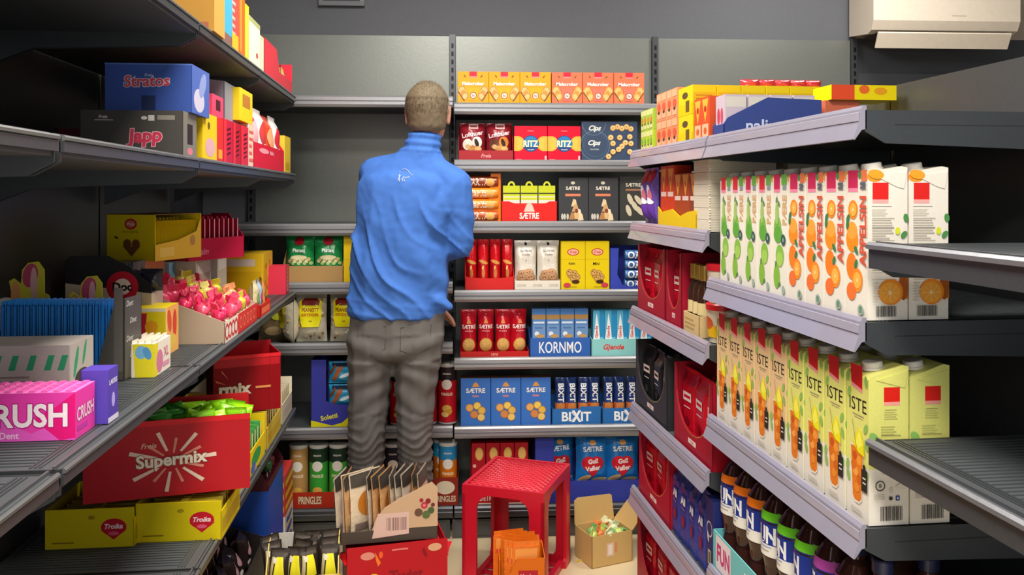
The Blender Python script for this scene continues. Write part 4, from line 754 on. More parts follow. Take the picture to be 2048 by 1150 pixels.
for i in range(5):
    m = bx(W_ / 5 - .004, .05, .165 if i < 2 else .14, M(['#cf3a1e', '#cf3a1e', '#a8441e', '#a8441e', '#8a4028'][i])); p = m.front(W_ / 5 - .004, .16 if i < 2 else .14); p.poly([(.1, .98), (.9, .98), (.5, .55)], '#f0a040'); p.circ(.5, .8, .05, '#d84820'); p.rect(.1, .5, .9, .58, '#f0d0c8'); p.rect(.1, .08, .9, .2, '#6a2018')
    rput(add(m, 'chocolate_pack', ['tall red pack with orange wedge, nearest the violet bags', 'tall red pack with orange wedge, second in the yellow tray', 'brown-red pack in the middle of the yellow tray', 'brown-red pack, fourth in the yellow tray', 'brown pack beside the white napkin stack'][i], 'pack', 'long chocolate packs in the yellow tray'), xc + (i - 2) * (W_ - .008) / 5, .018, 1.266)
for q in range(2):
    m = MB(); rr = random.Random(q)
    for k in range(6):
        z0 = k * .0285; j = rr.uniform(-.002, .002)
        m.prism([(-.058 + j, .004), (-.052 + j, 0), (.052 + j, 0), (.058 + j, .004), (.058 + j, .166), (-.058 + j, .166)], 'z', z0 + .0006, z0 + .0282, M('#ddd3bd', 'paper'))
        for t in range(4): m.box(-.0585 + j, .0585 + j, .0, .1665, z0 + .005 + t * .006, z0 + .0054 + t * .006, M('#c8bda6', 'paper'))
    m.box(-.059, .059, -.0006, .167, .1705, .173, M('#d6ccb4', 'paper'))
    rput(add(m, 'napkin_stack', ['tall cream napkin stack at the shelf front behind the pear juice', 'tall cream napkin stack deeper in, nearer the gondola back'][q], 'napkin stack', 'cream napkin stacks'), RT.on(1416, .01) - .062, .015 + q * .2, 1.262)
# --- top level: gum, tea and sweets
Z = 1.481
def gum(w_, h, c, c2, c3, name, label, cat, grp, x, y, z, d=.05, n=2, rot=0):
    m = bx(w_, d, h, M(c)); p = m.front(w_, h)
    for k in range(n): a = (k + .5) / n; p.rect(k / n + .05 / n, .72, (k + 1) / n - .05 / n, .97, c2); p.ell(a, .5, .32 / n, .14, c3); p.rect(k / n + .1 / n, .08, (k + 1) / n - .1 / n, .3, c2); p.ell(a, .3, .2 / n, .06, '#4a3428')
    rput(add(m, name, label, cat, grp), x, y, z, rot=rot)
x = RT.on(1282, .015)
for k in range(2):
    for j in range(2): gum(.062, .062, ['#b9cf3c', '#a9c848'][j], '#e0e49a', ['#7cb83a', '#d88a40'][j], 'gum_pack', f'lime green gum pack, {["lower", "upper"][j]} one, {["farther", "nearer"][k]} column', 'pack', 'lime green gum packs', x + .031 + k * .064, .015, Z + j * .0625, n=2)
xc, W_ = RT.span(1313, 1355, .015)
for k in range(2):
    for j in range(2): gum(W_ / 2 - .002, .078, ['#e28a5c', '#e89068'][j], '#f0b088', '#d85c40', 'sweet_box', f'salmon sweet box with cup pictures, {["lower", "upper"][j]}, {["farther", "nearer"][k]} column', 'box', 'salmon sweet boxes', xc + (k - .5) * W_ / 2, .015, Z + j * .0785, n=2)
xc, W_ = RT.span(1358, 1386, .015)
for k in range(6):
    for j in range(2):
        m = bx(W_, .0635, .073, M('#ecd01c')); p = m.front(W_, .073); p.rect(0, 0, 1, .4, '#e8c60c'); p.ell(.5, .7, .2, .12, '#5a4a30'); p.rect(.55, .1, .8, .5, '#6a5428'); q = m.right(W_ / 2, .0635, .073); q.rect(.06, .3, .94, .75, '#e0b820'); q.lines(.15, .35, .85, .7, 3, '#b8921c', k)
        rput(add(m, 'tea_box', f'yellow tea box, {["lower", "upper"][j]} layer, {nth(k, 6, "the shelf front") if k else "at the shelf front"}', 'box', 'yellow tea boxes running back in a row'), xc, .013 + k * .0645, Z + j * .0735)
xc, W_ = RT.span(1390, 1420, .015)
for k in range(2):
    m = bx(W_ / 2 - .001, .08, .105, M('#d8542c')); p = m.front(W_ / 2, .105); p.poly([(.1, .95), (.9, .95), (.5, .4)], '#f4b440'); p.circ(.5, .72, .08, '#b8301c'); p.rect(.1, .05, .9, .38, '#f0b890'); p.ell(.5, .22, .2, .08, '#d06030'); rput(add(m, 'match_pack', f'flame orange pack beside the navy display, {["farther", "nearer"][k]}', 'pack', 'flame orange packs'), xc + (k - .5) * W_ / 2, .013, Z)
xc, W_ = RT.span(1426, 1447, .015); W_ = max(W_, .03)
e = empty('tablet_display', 'navy cardboard display with a sloping side and pale lettering', 'display'); m = MB(); d = .235
m.prism([(0, 0), (d, 0), (d, .088), (.105, .092), (.01, .045), (0, .03)], 'x', W_ / 2 - .003, W_ / 2, M('#3a4a8a')); m.prism([(0, 0), (d, 0), (d, .088), (.105, .092), (.01, .045), (0, .03)], 'x', -W_ / 2, -W_ / 2 + .003, M('#3a4a8a')); m.box(-W_ / 2, W_ / 2, 0, .003, 0, .03, '#3a4a8a'); m.box(-W_ / 2, W_ / 2, 0, d, 0, .003, '#3a4a8a')
m.right(W_ / 2, d, .092).text('nalin', .38, .3, .32, '#c9d0ea', wmax=.4, bold=.02); m.obj('display_box', e); rput(e, xc, .015, Z)
for k in range(4):
    m = bx(W_ - .008, .052, .095, M('#c8b8c4')); p = m.front(W_, .095); p.rect(.1, .05, .9, .3, '#5a5ca0'); p.ell(.35, .5, .12, .2, '#c83a50'); p.ell(.65, .5, .12, .2, '#d0506a'); q = m.right(W_ / 2 - .004, .052, .095); q.rect(.05, .7, .95, .95, '#d8d0c4'); rput(add(m, 'tablet_box', 'pale lilac pack in the navy display, ' + ['foremost', 'second back', 'third back', 'rearmost'][k], 'box', 'pale packs in the navy display'), xc, .02 + k * .0545, Z + .0035)
for k in range(3):
    m = bx(.06, .085, .088, M('#c8684c')); q = m.right(.03, .085, .088); q.rect(.05, .1, .95, .6, '#d07a58'); q.lines(.1, .2, .9, .55, 3, '#a84c38', k); rput(add(m, 'soup_box', 'brick red box deep on the top level, ' + ['nearest the navy display', 'middle', 'farthest back'][k], 'box', 'brick red boxes'), xc - .02 + (.02), .26 + k * .0575 if k < 1 else .26 + k * .0, Z) if k < 1 else None
m = MB(); 
m = bx(.09, .16, .034, M('#f0d810')); q = m.right(.045, .16, .034); q.rect(0, 0, .35, 1, '#e4502c'); q.ell(.5, .7, .08, .3, '#e86c2c'); q.ell(.75, .6, .1, .25, '#e8a020'); rput(add(m, 'flat_sweet_box', 'flat yellow box with red end lying on the brick red box', 'box'), xc, .268, Z + .0885)
for k in range(5):
    m, p = pouch(.05, .024, .03, M('#b8303c', 'foil'), seed=k); rput(add(m, 'snack_sachet', 'small red sachet standing on the yellow tea boxes, ' + nth(k, 5, 'the post'), 'sachet', 'small red sachets'), RT.on(1386, .015) - .055, .19 + k * .043 - (.0 if k < 4 else .001), Z + .148, rot=80)
for k in range(3):
    m = bx(.05, .05, .14, M(['#2c3240', '#34487c', '#2a2c30'][k])); p = m.right(.025, .05, .14); p.rect(.1, .8, .9, .95, '#8a949c'); rput(add(m, 'sachet_box', ['black narrow box behind the gum packs', 'dark blue box behind the salmon boxes', 'black box behind the salmon boxes'][k], 'box'), [x + .03, x + .2, x + .12][k], .09 + k * .06, Z)
# ================================================================== candy run (left)
def lput(o, x, y, z, **k): return LT.put(o, x, y, z, **k)
def at(px, D): # world point of a column at a depth, in the run's own frame
    X = (px - 1024) / F * D; dx, dy = X - LT.O[0], D - LT.O[1]; return (dx * LT.s[0] + dy * LT.s[1], dx * LT.n[0] + dy * LT.n[1])
def cside(px0, px1, D):
    """box whose camera-facing side runs from column px0 to px1 at depth D: local x, front setback y, run length"""
    x0, y0 = at(px0, D); x1, y1 = at(px1, D); return x1, y1, y0 - y1
# ---- middle shelf, nearest things first
Z = .9995
x, y, L = cside(-60, 150, 1.216)
m = bx(.074, L, .068, M('#ea3fa8'), {}); m.box(-.037, .037, 0, L, .068, .0684, '#f07ac0')
for i in range(9):
    for j in range(4): m.box(-.035 + j * .018, -.0205 + j * .018, .006 + i * L / 9, .0 + (i + .86) * L / 9, .068, .0708, M('#ef6ab8', 'foil'))
p = m.left(-.037, L, .068); p.poly([(0, 0), (1, 0), (.9, .45), (.6, .15), (.3, .5), (0, .3)], '#e85cc0'); p.poly([(.62, .45), (.82, .7), (1, 1), (1, .05), (.86, .0)], '#e81878')
p.text('CRUSH', .5, .53, .5, '#fbe9ea', wmax=.86, bold=.07, outline='#b8157c', ow=.03); p.text('Dent', .4, .12, .14, '#f8c8e8', wmax=.3, bold=.02)
p = m.front(.074, .068); p.text('CRUSH', .5, .5, .3, '#f8d0e4', wmax=.85, bold=.04, outline='#b8157c'); p.rect(.1, .15, .6, .25, '#c83ca8')
lput(add(m, 'chewing_gum_box', 'hot pink gum box with big white letters at the shelf front', 'box'), x + .038, y, Z)
x, y = at(215, 1.30); m = bx(.044, .04, .082, M('#5a46b0')); p = m.front(.044, .082); p.text('LAKRIS', .5, .75, .1, '#e4e0f8', wmax=.8, bold=.04); p.ell(.5, .4, .16, .14, '#b8a8f0'); p.rect(0, 0, 1, .1, '#e4dcf0'); lput(add(m, 'gum_box', 'narrow purple box right behind the hot pink gum box', 'box'), x + .024, y, Z)
x, y, L = cside(-60, 140, 1.385); m = bx(.1, L, .106, M('#cfc4ba')); p = m.left(-.05, L, .106)
for u in (.3, .46, .63, .8, .93): p.poly([(u - .05, .62), (u - .005, .85), (u + .055, .85), (u + .015, .62)], '#3cae78')
p.lines(.3, .35, .75, .55, 3, '#a09488', 3); p.lines(.3, .12, .6, .25, 2, '#a09488', 5); p.ell(.9, .3, .03, .14, '#3cae78'); p = m.front(.1, .106); p.ell(.25, .7, .06, .25, '#3cae78', rot=-20); p.ell(.6, .8, .05, .2, '#3cae78', rot=-20); p.ell(.5, .42, .3, .14, '#4a4440'); p.rect(.12, .14, .88, .26, '#c84848'); p.text('MINT', .5, .2, .08, '#f0e0e0', wmax=.5)
lput(add(m, 'mint_box', 'pale box with green slanted blocks beside the blue packet display', 'box'), x + .05, y, Z)
# stacked support below keeps it level with the photo: it stands on the shelf
# blue packet display, running deep into the shelf
x0, y0 = at(252, 1.60); L = .25; wd = .08
e = empty('packet_display', 'long grey display box packed with upright bright blue packets', 'display'); m = MB(); g = M('#57534f')
m.prism([(0, 0), (L, 0), (L, .09), (L * .8, .075), (.05, .03), (.02, .142), (0, .155)], 'x', -wd / 2, -wd / 2 + .003, g); m.prism([(0, 0), (L, 0), (L, .09), (L * .8, .075), (.05, .03), (.02, .142), (0, .155)], 'x', wd / 2 - .003, wd / 2, g)
m.box(-wd / 2, wd / 2, 0, .003, 0, .155, g); m.box(-wd / 2, wd / 2, L - .003, L, 0, .09, g); m.box(-wd / 2, wd / 2, 0, L, 0, .003, g)
p = m.front(wd, .185); 
for a, b in ((.3, .78), (.5, .6), (.3, .42), (.5, .25)): p.text('Dent', a, b, .06, '#c8c4c0', wmax=.4, shear=.3)
q = m.left(-wd / 2, .03, .185); q.rect(.35, .1, .9, .95, '#6a655f'); m.obj('display_box', e); lput(e, x0 + wd / 2, y0, Z, rot=-4)
m = slim(wd - .012, .0092, .146, M('#2a8ae0', 'foil')); m.left(-wd / 2 + .006, .009, .165).rect(.1, .1, .3, .9, '#4a9ae0'); pk = add(m, 'blue_packet', '', 'packet', 'upright blue packets')
for i in range(20): 
    x_ = x0 + wd / 2; yy = .006 + i * .0116; ca, sa = math.cos(R(-4)), math.sin(R(-4))
    lput(inst(pk, f'upright bright blue packet in the grey display, {nth(i, 20, "its printed front")}'), x_ - sa * yy, y0 + ca * yy, Z + .0035, rot=-4 + .3 * math.sin(i))
# small fruit candy boxes on the shelf front
def vbox(w_, L, h, base, kind):
    m = bx(w_, L, h, M(base)); p = m.left(-w_ / 2, L, h); f = m.front(w_, h)
    if kind == 0:
        p.text('VE-', .3, .58, .24, '#b03038', wmax=.4, bold=.08); p.text('RTS', .32, .22, .24, '#b03038', wmax=.45, bold=.08); p.poly([(.6, 0), (1, 0), (1, 1), (.55, 1)], '#e8d82c'); p.ell(.72, .75, .12, .2, '#7ab4d8'); p.ell(.85, .72, .08, .2, '#5a9ac8', rot=20); p.rect(.05, .8, .3, .88, '#d8a0a0')
        f.rect(0, 0, .2, 1, '#e8d82c'); f.ell(.3, .4, .2, .35, '#d880a0'); f.text('XL', .7, .6, .3, '#d87890', wmax=.4, rot=0); f.rect(.5, .15, .9, .3, '#e09ab0')
        for i in range(7): m.prism([(-w_ / 2 + .003, .004 + i * L / 7), (-w_ / 2 + .02, .001 + i * L / 7), (w_ / 2 - .002, (i + .5) * L / 7), (w_ / 2 - .002, (i + .85) * L / 7), (-w_ / 2 + .003, (i + .6) * L / 7)], 'z', h, h + .006, M('#efe4d0', 'foil'))
    else:
        p.rect(0, .93, 1, 1, '#f0e4c8'); p.poly([(.1, .9), (.55, .9), (.5, .3), (.35, .2)], '#c42038'); p.ell(.25, .35, .14, .42, '#e6dc90'); p.circ(.66, .62, .13, '#f0a020'); f.rect(0, 0, 1, 1, '#f0b060'); f.ell(.3, .7, .15, .25, '#e05030', rot=20); f.ell(.7, .6, .15, .3, '#d84028'); f.ell(.5, .25, .3, .15, '#e8c050'); f.rect(0, 0, .12, 1, '#f4d070')
    return m
x, y, L = cside(250, 309, 1.635); lput(add(vbox(.105, .09, .064, '#f0e6d2', 0), 'candy_box', 'cream and yellow candy box with dark red lettering at the shelf edge', 'box'), x + .053, y, Z)
x, y, L = cside(262, 330, 1.84); lput(add(vbox(.1, .085, .105, '#ecd018', 1), 'candy_box', 'yellow candy box with a lolly and orange sun behind the lettered one', 'box'), x + .052, y, Z)
# tan lolly tray
x, y, L = cside(262, 450, 2.0); wd = .385; d_ = .22
m = tray(wd, d_, .05, .125, M('#bca68e'), side=[(0, 0), (d_, 0), (d_, .125), (d_ * .8, .12), (d_ * .62, .105), (0, .05)], inner=M('#c9b79c')); p = m.front(wd, .05); p.rect(0, 0, .36, 1, '#ece0d4'); p.rect(.36, 0, 1, 1, '#d8362c')
for k in range(4): p.ring(.05 + k * .085, .5, .4, .14, '#c83a34')
for k in range(5): p.ring(.45 + k * .11, .5, .3, .1, '#f07a60')
lput(add(m, 'lolly_tray', 'plain tan sloping tray heaped with pink lollies, red front', 'tray'), x + wd / 2 + .002, y, Z)
def lolly(c, seed, s=1.):
    rr = random.Random(seed); m = MB(); r = .017 * s
    m.grid(lambda u, v: (r * math.sin(math.pi * v) * math.cos(2 * math.pi * u) * 1.15, r * math.sin(math.pi * v) * math.sin(2 * math.pi * u) * (1 + .15 * math.sin(10 * v)), r * 1.1 * -math.cos(math.pi * v) + .02), 12, 8, M(c, 'foil'))
    m.prism([(-.014 * s, .04), (.0, .03), (.014 * s, .042), (.01 * s, .055), (-.012 * s, .052)], 'y', -.002, .002, M(c, 'foil')); m.tube([(0, 0, .0), (0, 0, -.02)], .002, '#f2ece0'); return m
lp = {c: add(lolly(c, i), 'wrapped_lolly', '', 'lolly', 'wrapped lollies in the tan tray') for i, c in enumerate(['#dc2a5a', '#e8506e', '#e6a06a', '#e8dc80', '#d8d038'])}
rr = random.Random(5); n = 0
for i in range(9):
    for j in range(5):
        c = ['#dc2a5a', '#e8506e'][(i + j) % 2] if i < 5 else rr.choice(['#e6a06a', '#e8dc80', '#e8506e', '#d8d038']); yy = .025 + j * .042; hz = .032 + yy * .33
        o = inst(lp[c], f'{ {"#dc2a5a": "crimson", "#e8506e": "rose", "#e6a06a": "peach", "#e8dc80": "cream yellow", "#d8d038": "lemon"}[c]} wrapped lolly in the tan tray, {NTH[j] if j else "first"} row back, {nth(i, 9, "the plain side")}')
        lput(o, x + .025 + i * .0415, y + yy, Z + hz, rot=rr.uniform(-60, 60), tilt=rr.uniform(-.5, .5))
# filler under the lollies so that they lie on something
m = MB(); m.prism([(.004, 0), (d_ - .004, 0), (d_ - .004, .09), (.004, .028)], 'x', -wd / 2 + .004, wd / 2 - .004, M('#d9cbb4', 'paper')); lput(add(m, 'paper_filler', 'pale paper filler under the wrapped lollies', 'filler'), x + wd / 2 + .002, y, Z + .003)
# box with round emblem
x, y, L = cside(138, 303, 1.9); e = empty('cough_sweet_case', 'tan and black case with a red round emblem by the heart-printed box', 'case'); m = MB(); wd = .085; D_ = L
m.prism([(0, 0), (D_, 0), (D_, .155), (0, .13)], 'x', -wd / 2, -wd / 2 + .003, M('#bfb1a2')); m.prism([(0, .131), (D_, .156), (D_, .205), (D_ * .95, .215), (D_ * .5, .215), (D_ * .2, .18), (0, .15)], 'x', -wd / 2, -wd / 2 + .003, M('#1d1a1e')); m.box(-wd / 2 + .003, wd / 2, 0, D_, 0, .13, M('#bfb1a2')); m.box(-wd / 2 + .003, wd / 2, .04, D_, .13, .2, M('#232025', 'foil'))
p = m.left(-wd / 2, D_, .215); p.circ(.66, .68, .16, '#b8142e'); p.circ(.66, .68, .085, '#e8d4cc'); p.text('Doc', .66, .68, .09, '#1c1416', wmax=.24, bold=.08)
m.obj('case_box', e); lput(e, x + wd / 2, y, Z)
for i in range(6):
    m, q = pouch(.05, .05, .025, M(['#2a2a34', '#2c3c5c', '#b8b4b0', '#28283a', '#3a4a70', '#98949c'][i], 'foil'), seed=90 + i); q.ell(.5, .5, .25, .2, '#d8d4d0'); lput(add(m, 'sweet_sachet', 'dark shiny sachet poking from the case with the round emblem, ' + nth(i, 6, 'the aisle'), 'sachet', 'dark shiny sachets'), x + .045 + (i % 2) * .01, y + .01 + i * .024, Z + .132 - i * .004, rot=90 + i * 12, tilt=.1)
# candy toppers: cut-out display cards on small stands
def topper(px, D, zt, s, label, v=None):
    x, y = at(px, D); e = empty('candy_display', label, 'display', 'ice lolly shaped display cards' if s > 0 else None); s = abs(s); m = MB()
    out = [(-.03, -.08), (-.032, .0), (-.038, .035), (-.03, .04), (-.018, .03), (-.016, .055), (-.006, .068), (.012, .07), (.022, .055), (.022, .012), (.03, .008), (.036, -.03), (.034, -.08)]
    m.prism([(a * s, b * s) for a, b in out], 'y', 0, .002, M('#d8cc3c')); P = Pr(m, lambda u, v, l: (u * s, -l, v * s), s, s)
    P.ell(-.002, .045, .013, .022, '#c84a6c', rot=-10); P.ell(.004, .03, .006, .03, '#e8b0b0'); P.ell(-.027, .01, .008, .025, '#e8a060'); P.ell(.0, -.045, .022, .025, '#c8803c'); P.ell(.0, -.05, .014, .018, '#b05080'); m.obj('shaped_card', e)
    b = MB(); b.box(-.04 * s, .04 * s, .0, .08, -.08 * s - (zt - .08 * s - Z), -.08 * s, M('#d8b070')); b.obj('candy_box', e)
    e.location = LT.world(x, y, zt); e.rotation_euler = (0, 0, R(8)); return e
topper(63, 1.78, 1.13, 1.15, 'yellow ice lolly shaped display card by the dark back panel'); topper(180, 1.77, 1.105, 1.1, 'yellow ice lolly shaped display card in front of the black case')
x, y = at(12, 1.78); e = empty('candy_display', 'round white and orange display card over the blue packets', 'display'); m = MB(); m.lathe([(0, 0), (.026, 0), (.026, .002), (0, .002)], M('#e6dccc'), 24, axis='y'); P = Pr(m, lambda u, v, l: (u, -l, v), 1, 1); P.ell(.006, 0, .015, .02, '#e0903c'); P.ell(.006, 0, .006, .012, '#b85a28'); m.obj('round_card', e); b = MB(); b.box(-.03, .03, 0, .06, -.11, -.024, M('#c8a0a0')); b.obj('candy_box', e); e.location = LT.world(x, y, Z + .11); e.rotation_euler = (0, 0, R(10))
m = bx(.06, .05, .1, M('#c06878')); m.left(-.03, .05, .1).lines(.1, .2, .9, .9, 4, '#e090a0', 2); x, y = at(110, 1.85); lput(add(m, 'candy_box', 'small dusty pink box between the display card and the black case', 'box'), x, y - .03, Z)
# heart box on its supports
x, y = at(340, 2.14)
m = bx(.17, .12, .185, M('#e0c890')); p = m.left(-.085, .12, .185); p.rect(0, .3, .55, .9, '#d0a890'); f = m.front(.17, .185); f.rect(0, 0, 1, 1, '#e49a60'); f.poly([(.2, .55), (.6, .8), (.7, .95), (.5, .6)], '#4a2028'); f.rect(.1, .1, .9, .3, '#d86850')
lput(add(m, 'candy_box', 'peach box carrying the heart-printed yellow box', 'box'), x + .055, .228, Z)
m = bx(.06, .13, .165, M('#b5bfc8')); f = m.front(.06, .165); f.rect(0, .0, 1, .35, '#d04040'); f.rect(0, .35, 1, .6, '#e8a040'); f.rect(0, .6, 1, 1, '#78a4c4'); xb, yb = at(378, 2.3); lput(add(m, 'candy_box', 'narrow box banded blue, orange and red under the heart-printed box', 'box'), xb + .05, .228, Z)
e = empty('chocolate_display', 'yellow chocolate display box with a brown heart, atop other boxes', 'display'); w_ = .175; d_ = .148; h = .115
m = tray(w_, d_, .04, h, M('#e0c814'), side=[(0, 0), (d_, 0), (d_, h), (0, h)]); m.prism([(-w_ / 2, 0), (w_ / 2, 0), (w_ / 2, h * .95), (w_ / 2 - .02, h * .6), (0, .05), (-w_ / 2, .04)], 'y', -.0005, .0, M('#e2b838'))
m.box(-w_ / 2, w_ / 2, .0, d_, h, h + .002, M('#8a6a3a')); p = m.left(-w_ / 2, d_, h)
p.ell(.5, .8, .13, .12, '#b82c30'); p.ell(.5, .8, .1, .08, '#d87060'); p.text('Freia', .5, .8, .07, '#f0d8c0', wmax=.16, shear=.3); p.text('MELKEHJERTER', .5, .62, .06, '#6a5410', wmax=.6, bold=.0)
p.circ(.43, .36, .11, '#7a4a2a'); p.circ(.61, .36, .11, '#7a4a2a'); p.poly([(.34, .31), (.70, .31), (.52, .09)], '#7a4a2a'); p.ell(.2, .5, .05, .02, '#4a3010', rot=-20)
f = m.front(w_, h, y=-.0006); f.rect(.1, .08, .4, .28, '#eccb60'); f.ell(.8, .4, .06, .12, '#b88a4c'); m.obj('display_box', e); x, y = at(340, 2.12); lput(e, x + w_ / 2 - .01, y + .0, Z + .1855, rot=-24)
cr, sr = math.cos(R(-24)), math.sin(R(-24)); m = slim(.011, d_ - .02, h - .012, M('#e0c41c', 'foil')); hb = add(m, 'chocolate_bar', '', 'chocolate bar', 'yellow bars in the heart-printed box')
for i in range(12): lx = -w_ / 2 + .012 + i * .0135; ly = .006; lput(inst(hb, 'upright yellow bar in the heart-printed box, ' + nth(i, 12, 'the heart print')), x + w_ / 2 - .01 + cr * lx - sr * ly, y + sr * lx + cr * ly, Z + .1885, rot=-24)
# raspberry red tray of bars
x, y = at(404, 2.36); w_ = .215; m = tray(w_, .13, .062, .125, M('#b5183c'), inner=M('#98122e'), side=[(0, 0), (.13, 0), (.13, .13), (.06, .13), (0, .062)]); m.front(w_, .062).text('Daim', .25, .4, .3, '#d87890', wmax=.2, shear=.3); ro = -32
lput(add(m, 'display_tray', 'raspberry red tray of upright bars beside the heart-printed box', 'tray'), x + .09, y - .02, Z + .166, rot=ro, )
cr, sr = math.cos(R(ro)), math.sin(R(ro)); m = slim(.012, .1, .118, M('#a81834', 'foil')); m.front(.012, .118, y=.0).rect(.3, .2, .6, .95, '#e89aa8'); rb = add(m, 'chocolate_bar', '', 'chocolate bar', 'upright raspberry red bars')
for i in range(11): lx = -w_ / 2 + .016 + i * .0183; lput(inst(rb, 'upright raspberry red bar, ' + nth(i, 11, 'the heart-printed box')), x + .09 + cr * lx - sr * .01, y - .02 + sr * lx + cr * .01, Z + .1695, rot=ro + 4 * math.sin(i * 2))
for i, (px, D, w_, d_, h, c, t) in enumerate([(398, 2.42, .17, .16, .165, '#d0c4b0', 'cream carton under the raspberry red tray'), (440, 2.62, .12, .16, .16, '#d8ccb8', 'cream carton between the raspberry tray and yellow pouches')]):
    m = bx(w_, d_, h, M(c)); p = m.front(w_, h); p.rect(.1, .75, .9, .95, '#efe8dc'); x, y = at(px, D); lput(add(m, 'carton_box', t, 'box'), x + w_ / 2 - .03, y, Z)
# yellow pouches case and others at the far end
x, y = at(455, 2.6); w_ = .3; xx = x + .12; yy = max(y - .05, .012)
m = bx(.18, .14, .150, M('#e8b91c')); p = m.left(-.09, .14, .150); p.rect(.15, .72, .8, .88, '#dcc8b8'); p.rect(.05, .1, .95, .6, '#d8a80c'); p = m.front(.18, .150)
for a, b, r in ((.2, .3, 40), (.4, .2, -20), (.6, .35, 30), (.8, .25, 60), (.3, .7, 20), (.7, .75, -40)): p.ell(a, b, .09, .06, '#d87820', rot=r)
p.ell(.5, .55, .15, .15, '#f0d860'); lput(add(m, 'snack_case', 'golden yellow case with orange splashes near the far shelf end', 'case'), LT.on(545, .08) - .09, .08, Z)
m = bx(.08, .08, .1, M('#d8354c')); p = m.front(.08, .1)
for k in range(3): p.ring(.5, .2 + k * .3, .12, .04, '#f0b0b8')
lput(add(m, 'candy_box', 'red box with pale rings at the far shelf end', 'box'), -.045, .02, Z)
def sachets(n, x0, x1, y0, z0, cols, label, grp, h=.06, seed=0):
    rr = random.Random(seed)
    for i in range(n):
        c = cols[i % len(cols)]; m, q = pouch(.05, h, .022, M(c[0], 'foil'), seed=seed + i); q.ell(.5, .5, .3, .2, c[1]); q.rect(.15, .65, .85, .8, c[1]); lput(add(m, 'sweet_sachet', label + nth(i, n, 'the tan lolly tray'), 'sachet', grp), x0 + (x1 - x0) * (i + .5) / n, y0 + rr.uniform(0, .02), z0, rot=rr.uniform(-20, 20), tilt=rr.uniform(-.2, .1))
xa = LT.on(462, .02); 
m = tray(.16, .07, .035, .05, M('#c8281e')); p = m.front(.16, .035); p.rect(.1, .2, .9, .7, '#e87048'); lput(add(m, 'display_tray', 'red tray of mixed sachets before the golden yellow case', 'tray'), LT.on(524, .0) + .06, -.0, Z)
sachets(4, LT.on(524, 0) - .14, LT.on(524, 0) - .0, .03, Z + .03, [('#a8c0d8', '#d04060'), ('#d8c898', '#7a9a5c'), ('#5878b0', '#e8e0e8'), ('#d09050', '#f0d8a0')], 'shiny mixed sachet in the red tray, ', 'mixed sachets', .09, 3) if False else None
for i, (c, c2) in enumerate([('#d8c898', '#7a9a5c'), ('#a8c0d8', '#d04060'), ('#d09050', '#e8c070')]):
    m, q = pouch(.05, .1, .025, M(c, 'foil'), seed=200 + i); q.ell(.5, .5, .3, .2, c2); lput(add(m, 'sweet_sachet', ['cream and green sachet standing in the red tray', 'silver blue sachet standing in the red tray', 'caramel sachet standing in the red tray'][i], 'sachet', 'mixed sachets'), LT.on(524, 0) + .01 + i * .05, .012, Z + .004, rot=8 * i)
m = bx(.2, .14, .085, M('#d8402c')); p = m.left(-.1, .14, .085); p.rect(0, 0, 1, 1, '#e04c30'); xb, yb = at(375, 2.45); m.box(-.09, .09, .01, .13, .085, .087, '#c8b48c'); lput(add(m, 'candy_box', 'orange red box behind the lolly tray', 'box'), LT.on(420, .24) + .02, .235, Z, rot=0)

# ---- second shelf (just above eye level)
Z = HLT[1] + .0005
def lapp(w_, L, h, base, txt, tc, oc, label, name, extra=None):
    m = bx(w_, L, h, M(base)); p = m.left(-w_ / 2, L, h)
    if extra: extra(p, m)
    p.text(txt[0], *txt[1], tc, wmax=txt[2], bold=.08, outline=oc, ow=.05, shear=txt[3], rot=txt[4]); return m
x, y, L = cside(182, 380, 1.68)
def ex(p, m):
    p.text('Freia', .22, .86, .07, '#d8d0c8', wmax=.2, shear=.3, bold=.03); p.rect(.14, .78, .32, .8, '#c8c0b8'); p.ell(.62, .84, .03, .04, '#cfc8c0'); p.rect(.66, .78, .72, .9, '#cfc8c0'); p.rect(.75, .8, .92, .9, '#8a8478'); f = m.front(.1, .092); f.rect(0, 0, 1, 1, '#7c7870'); f.rect(.3, .3, .7, .75, '#2e2420'); f.ell(.5, .15, .2, .08, '#d87888')
lput(add(lapp(.1, L, .092, '#4a4641', ('Japp', (.62, .42, .40), .52, .12, 3), '#cf3a56', '#f0b8c0', '', '', ex), 'chocolate_case', 'charcoal case with rose lettering carrying the blue one', 'case'), x + .051, max(y, .012), Z)
x, y, L = cside(232, 400, 1.72)
def ex2(p, m): p.rect(.42, .0, .58, .34, '#26335c'); p.rect(.0, .97, 1, 1, '#5a78c0'); p.text('Freia', .5, .76, .06, '#a8b8e0', wmax=.15, shear=.3); f = m.front(.14, .098); f.rect(0, 0, 1, 1, '#4c68b8'); f.ell(.4, .3, .3, .25, '#c8c4d8'); f.ell(.6, .65, .25, .2, '#8a9ad0', rot=40)
lput(add(lapp(.14, L, .098, '#3a55a0', ('Stratos', (.48, .64, .24), .62, .1, 2), '#cf4858', '#dfe0f0', '', '', ex2), 'chocolate_case', 'royal blue case with red lettering on top of the charcoal case', 'case'), x + .07, max(y, .005), Z + .0925)
m = bx(.1, .1, .09, M('#5c1420')); xb, yb = at(200, 2.15); lput(add(m, 'chocolate_case', 'dark maroon case deep behind the charcoal one', 'case'), xb, yb - .02, Z)
def facebox(px0, px1, v, h, col, draw, name, label, cat='box', grp=None, z=Z, d=.14):
    xc, W_ = LT.span(px0, px1, v); m = bx(W_ - .001, d, h, M(col)); f = m.front(W_, h); draw(f); lput(add(m, name, label, cat, grp), xc, v, z)
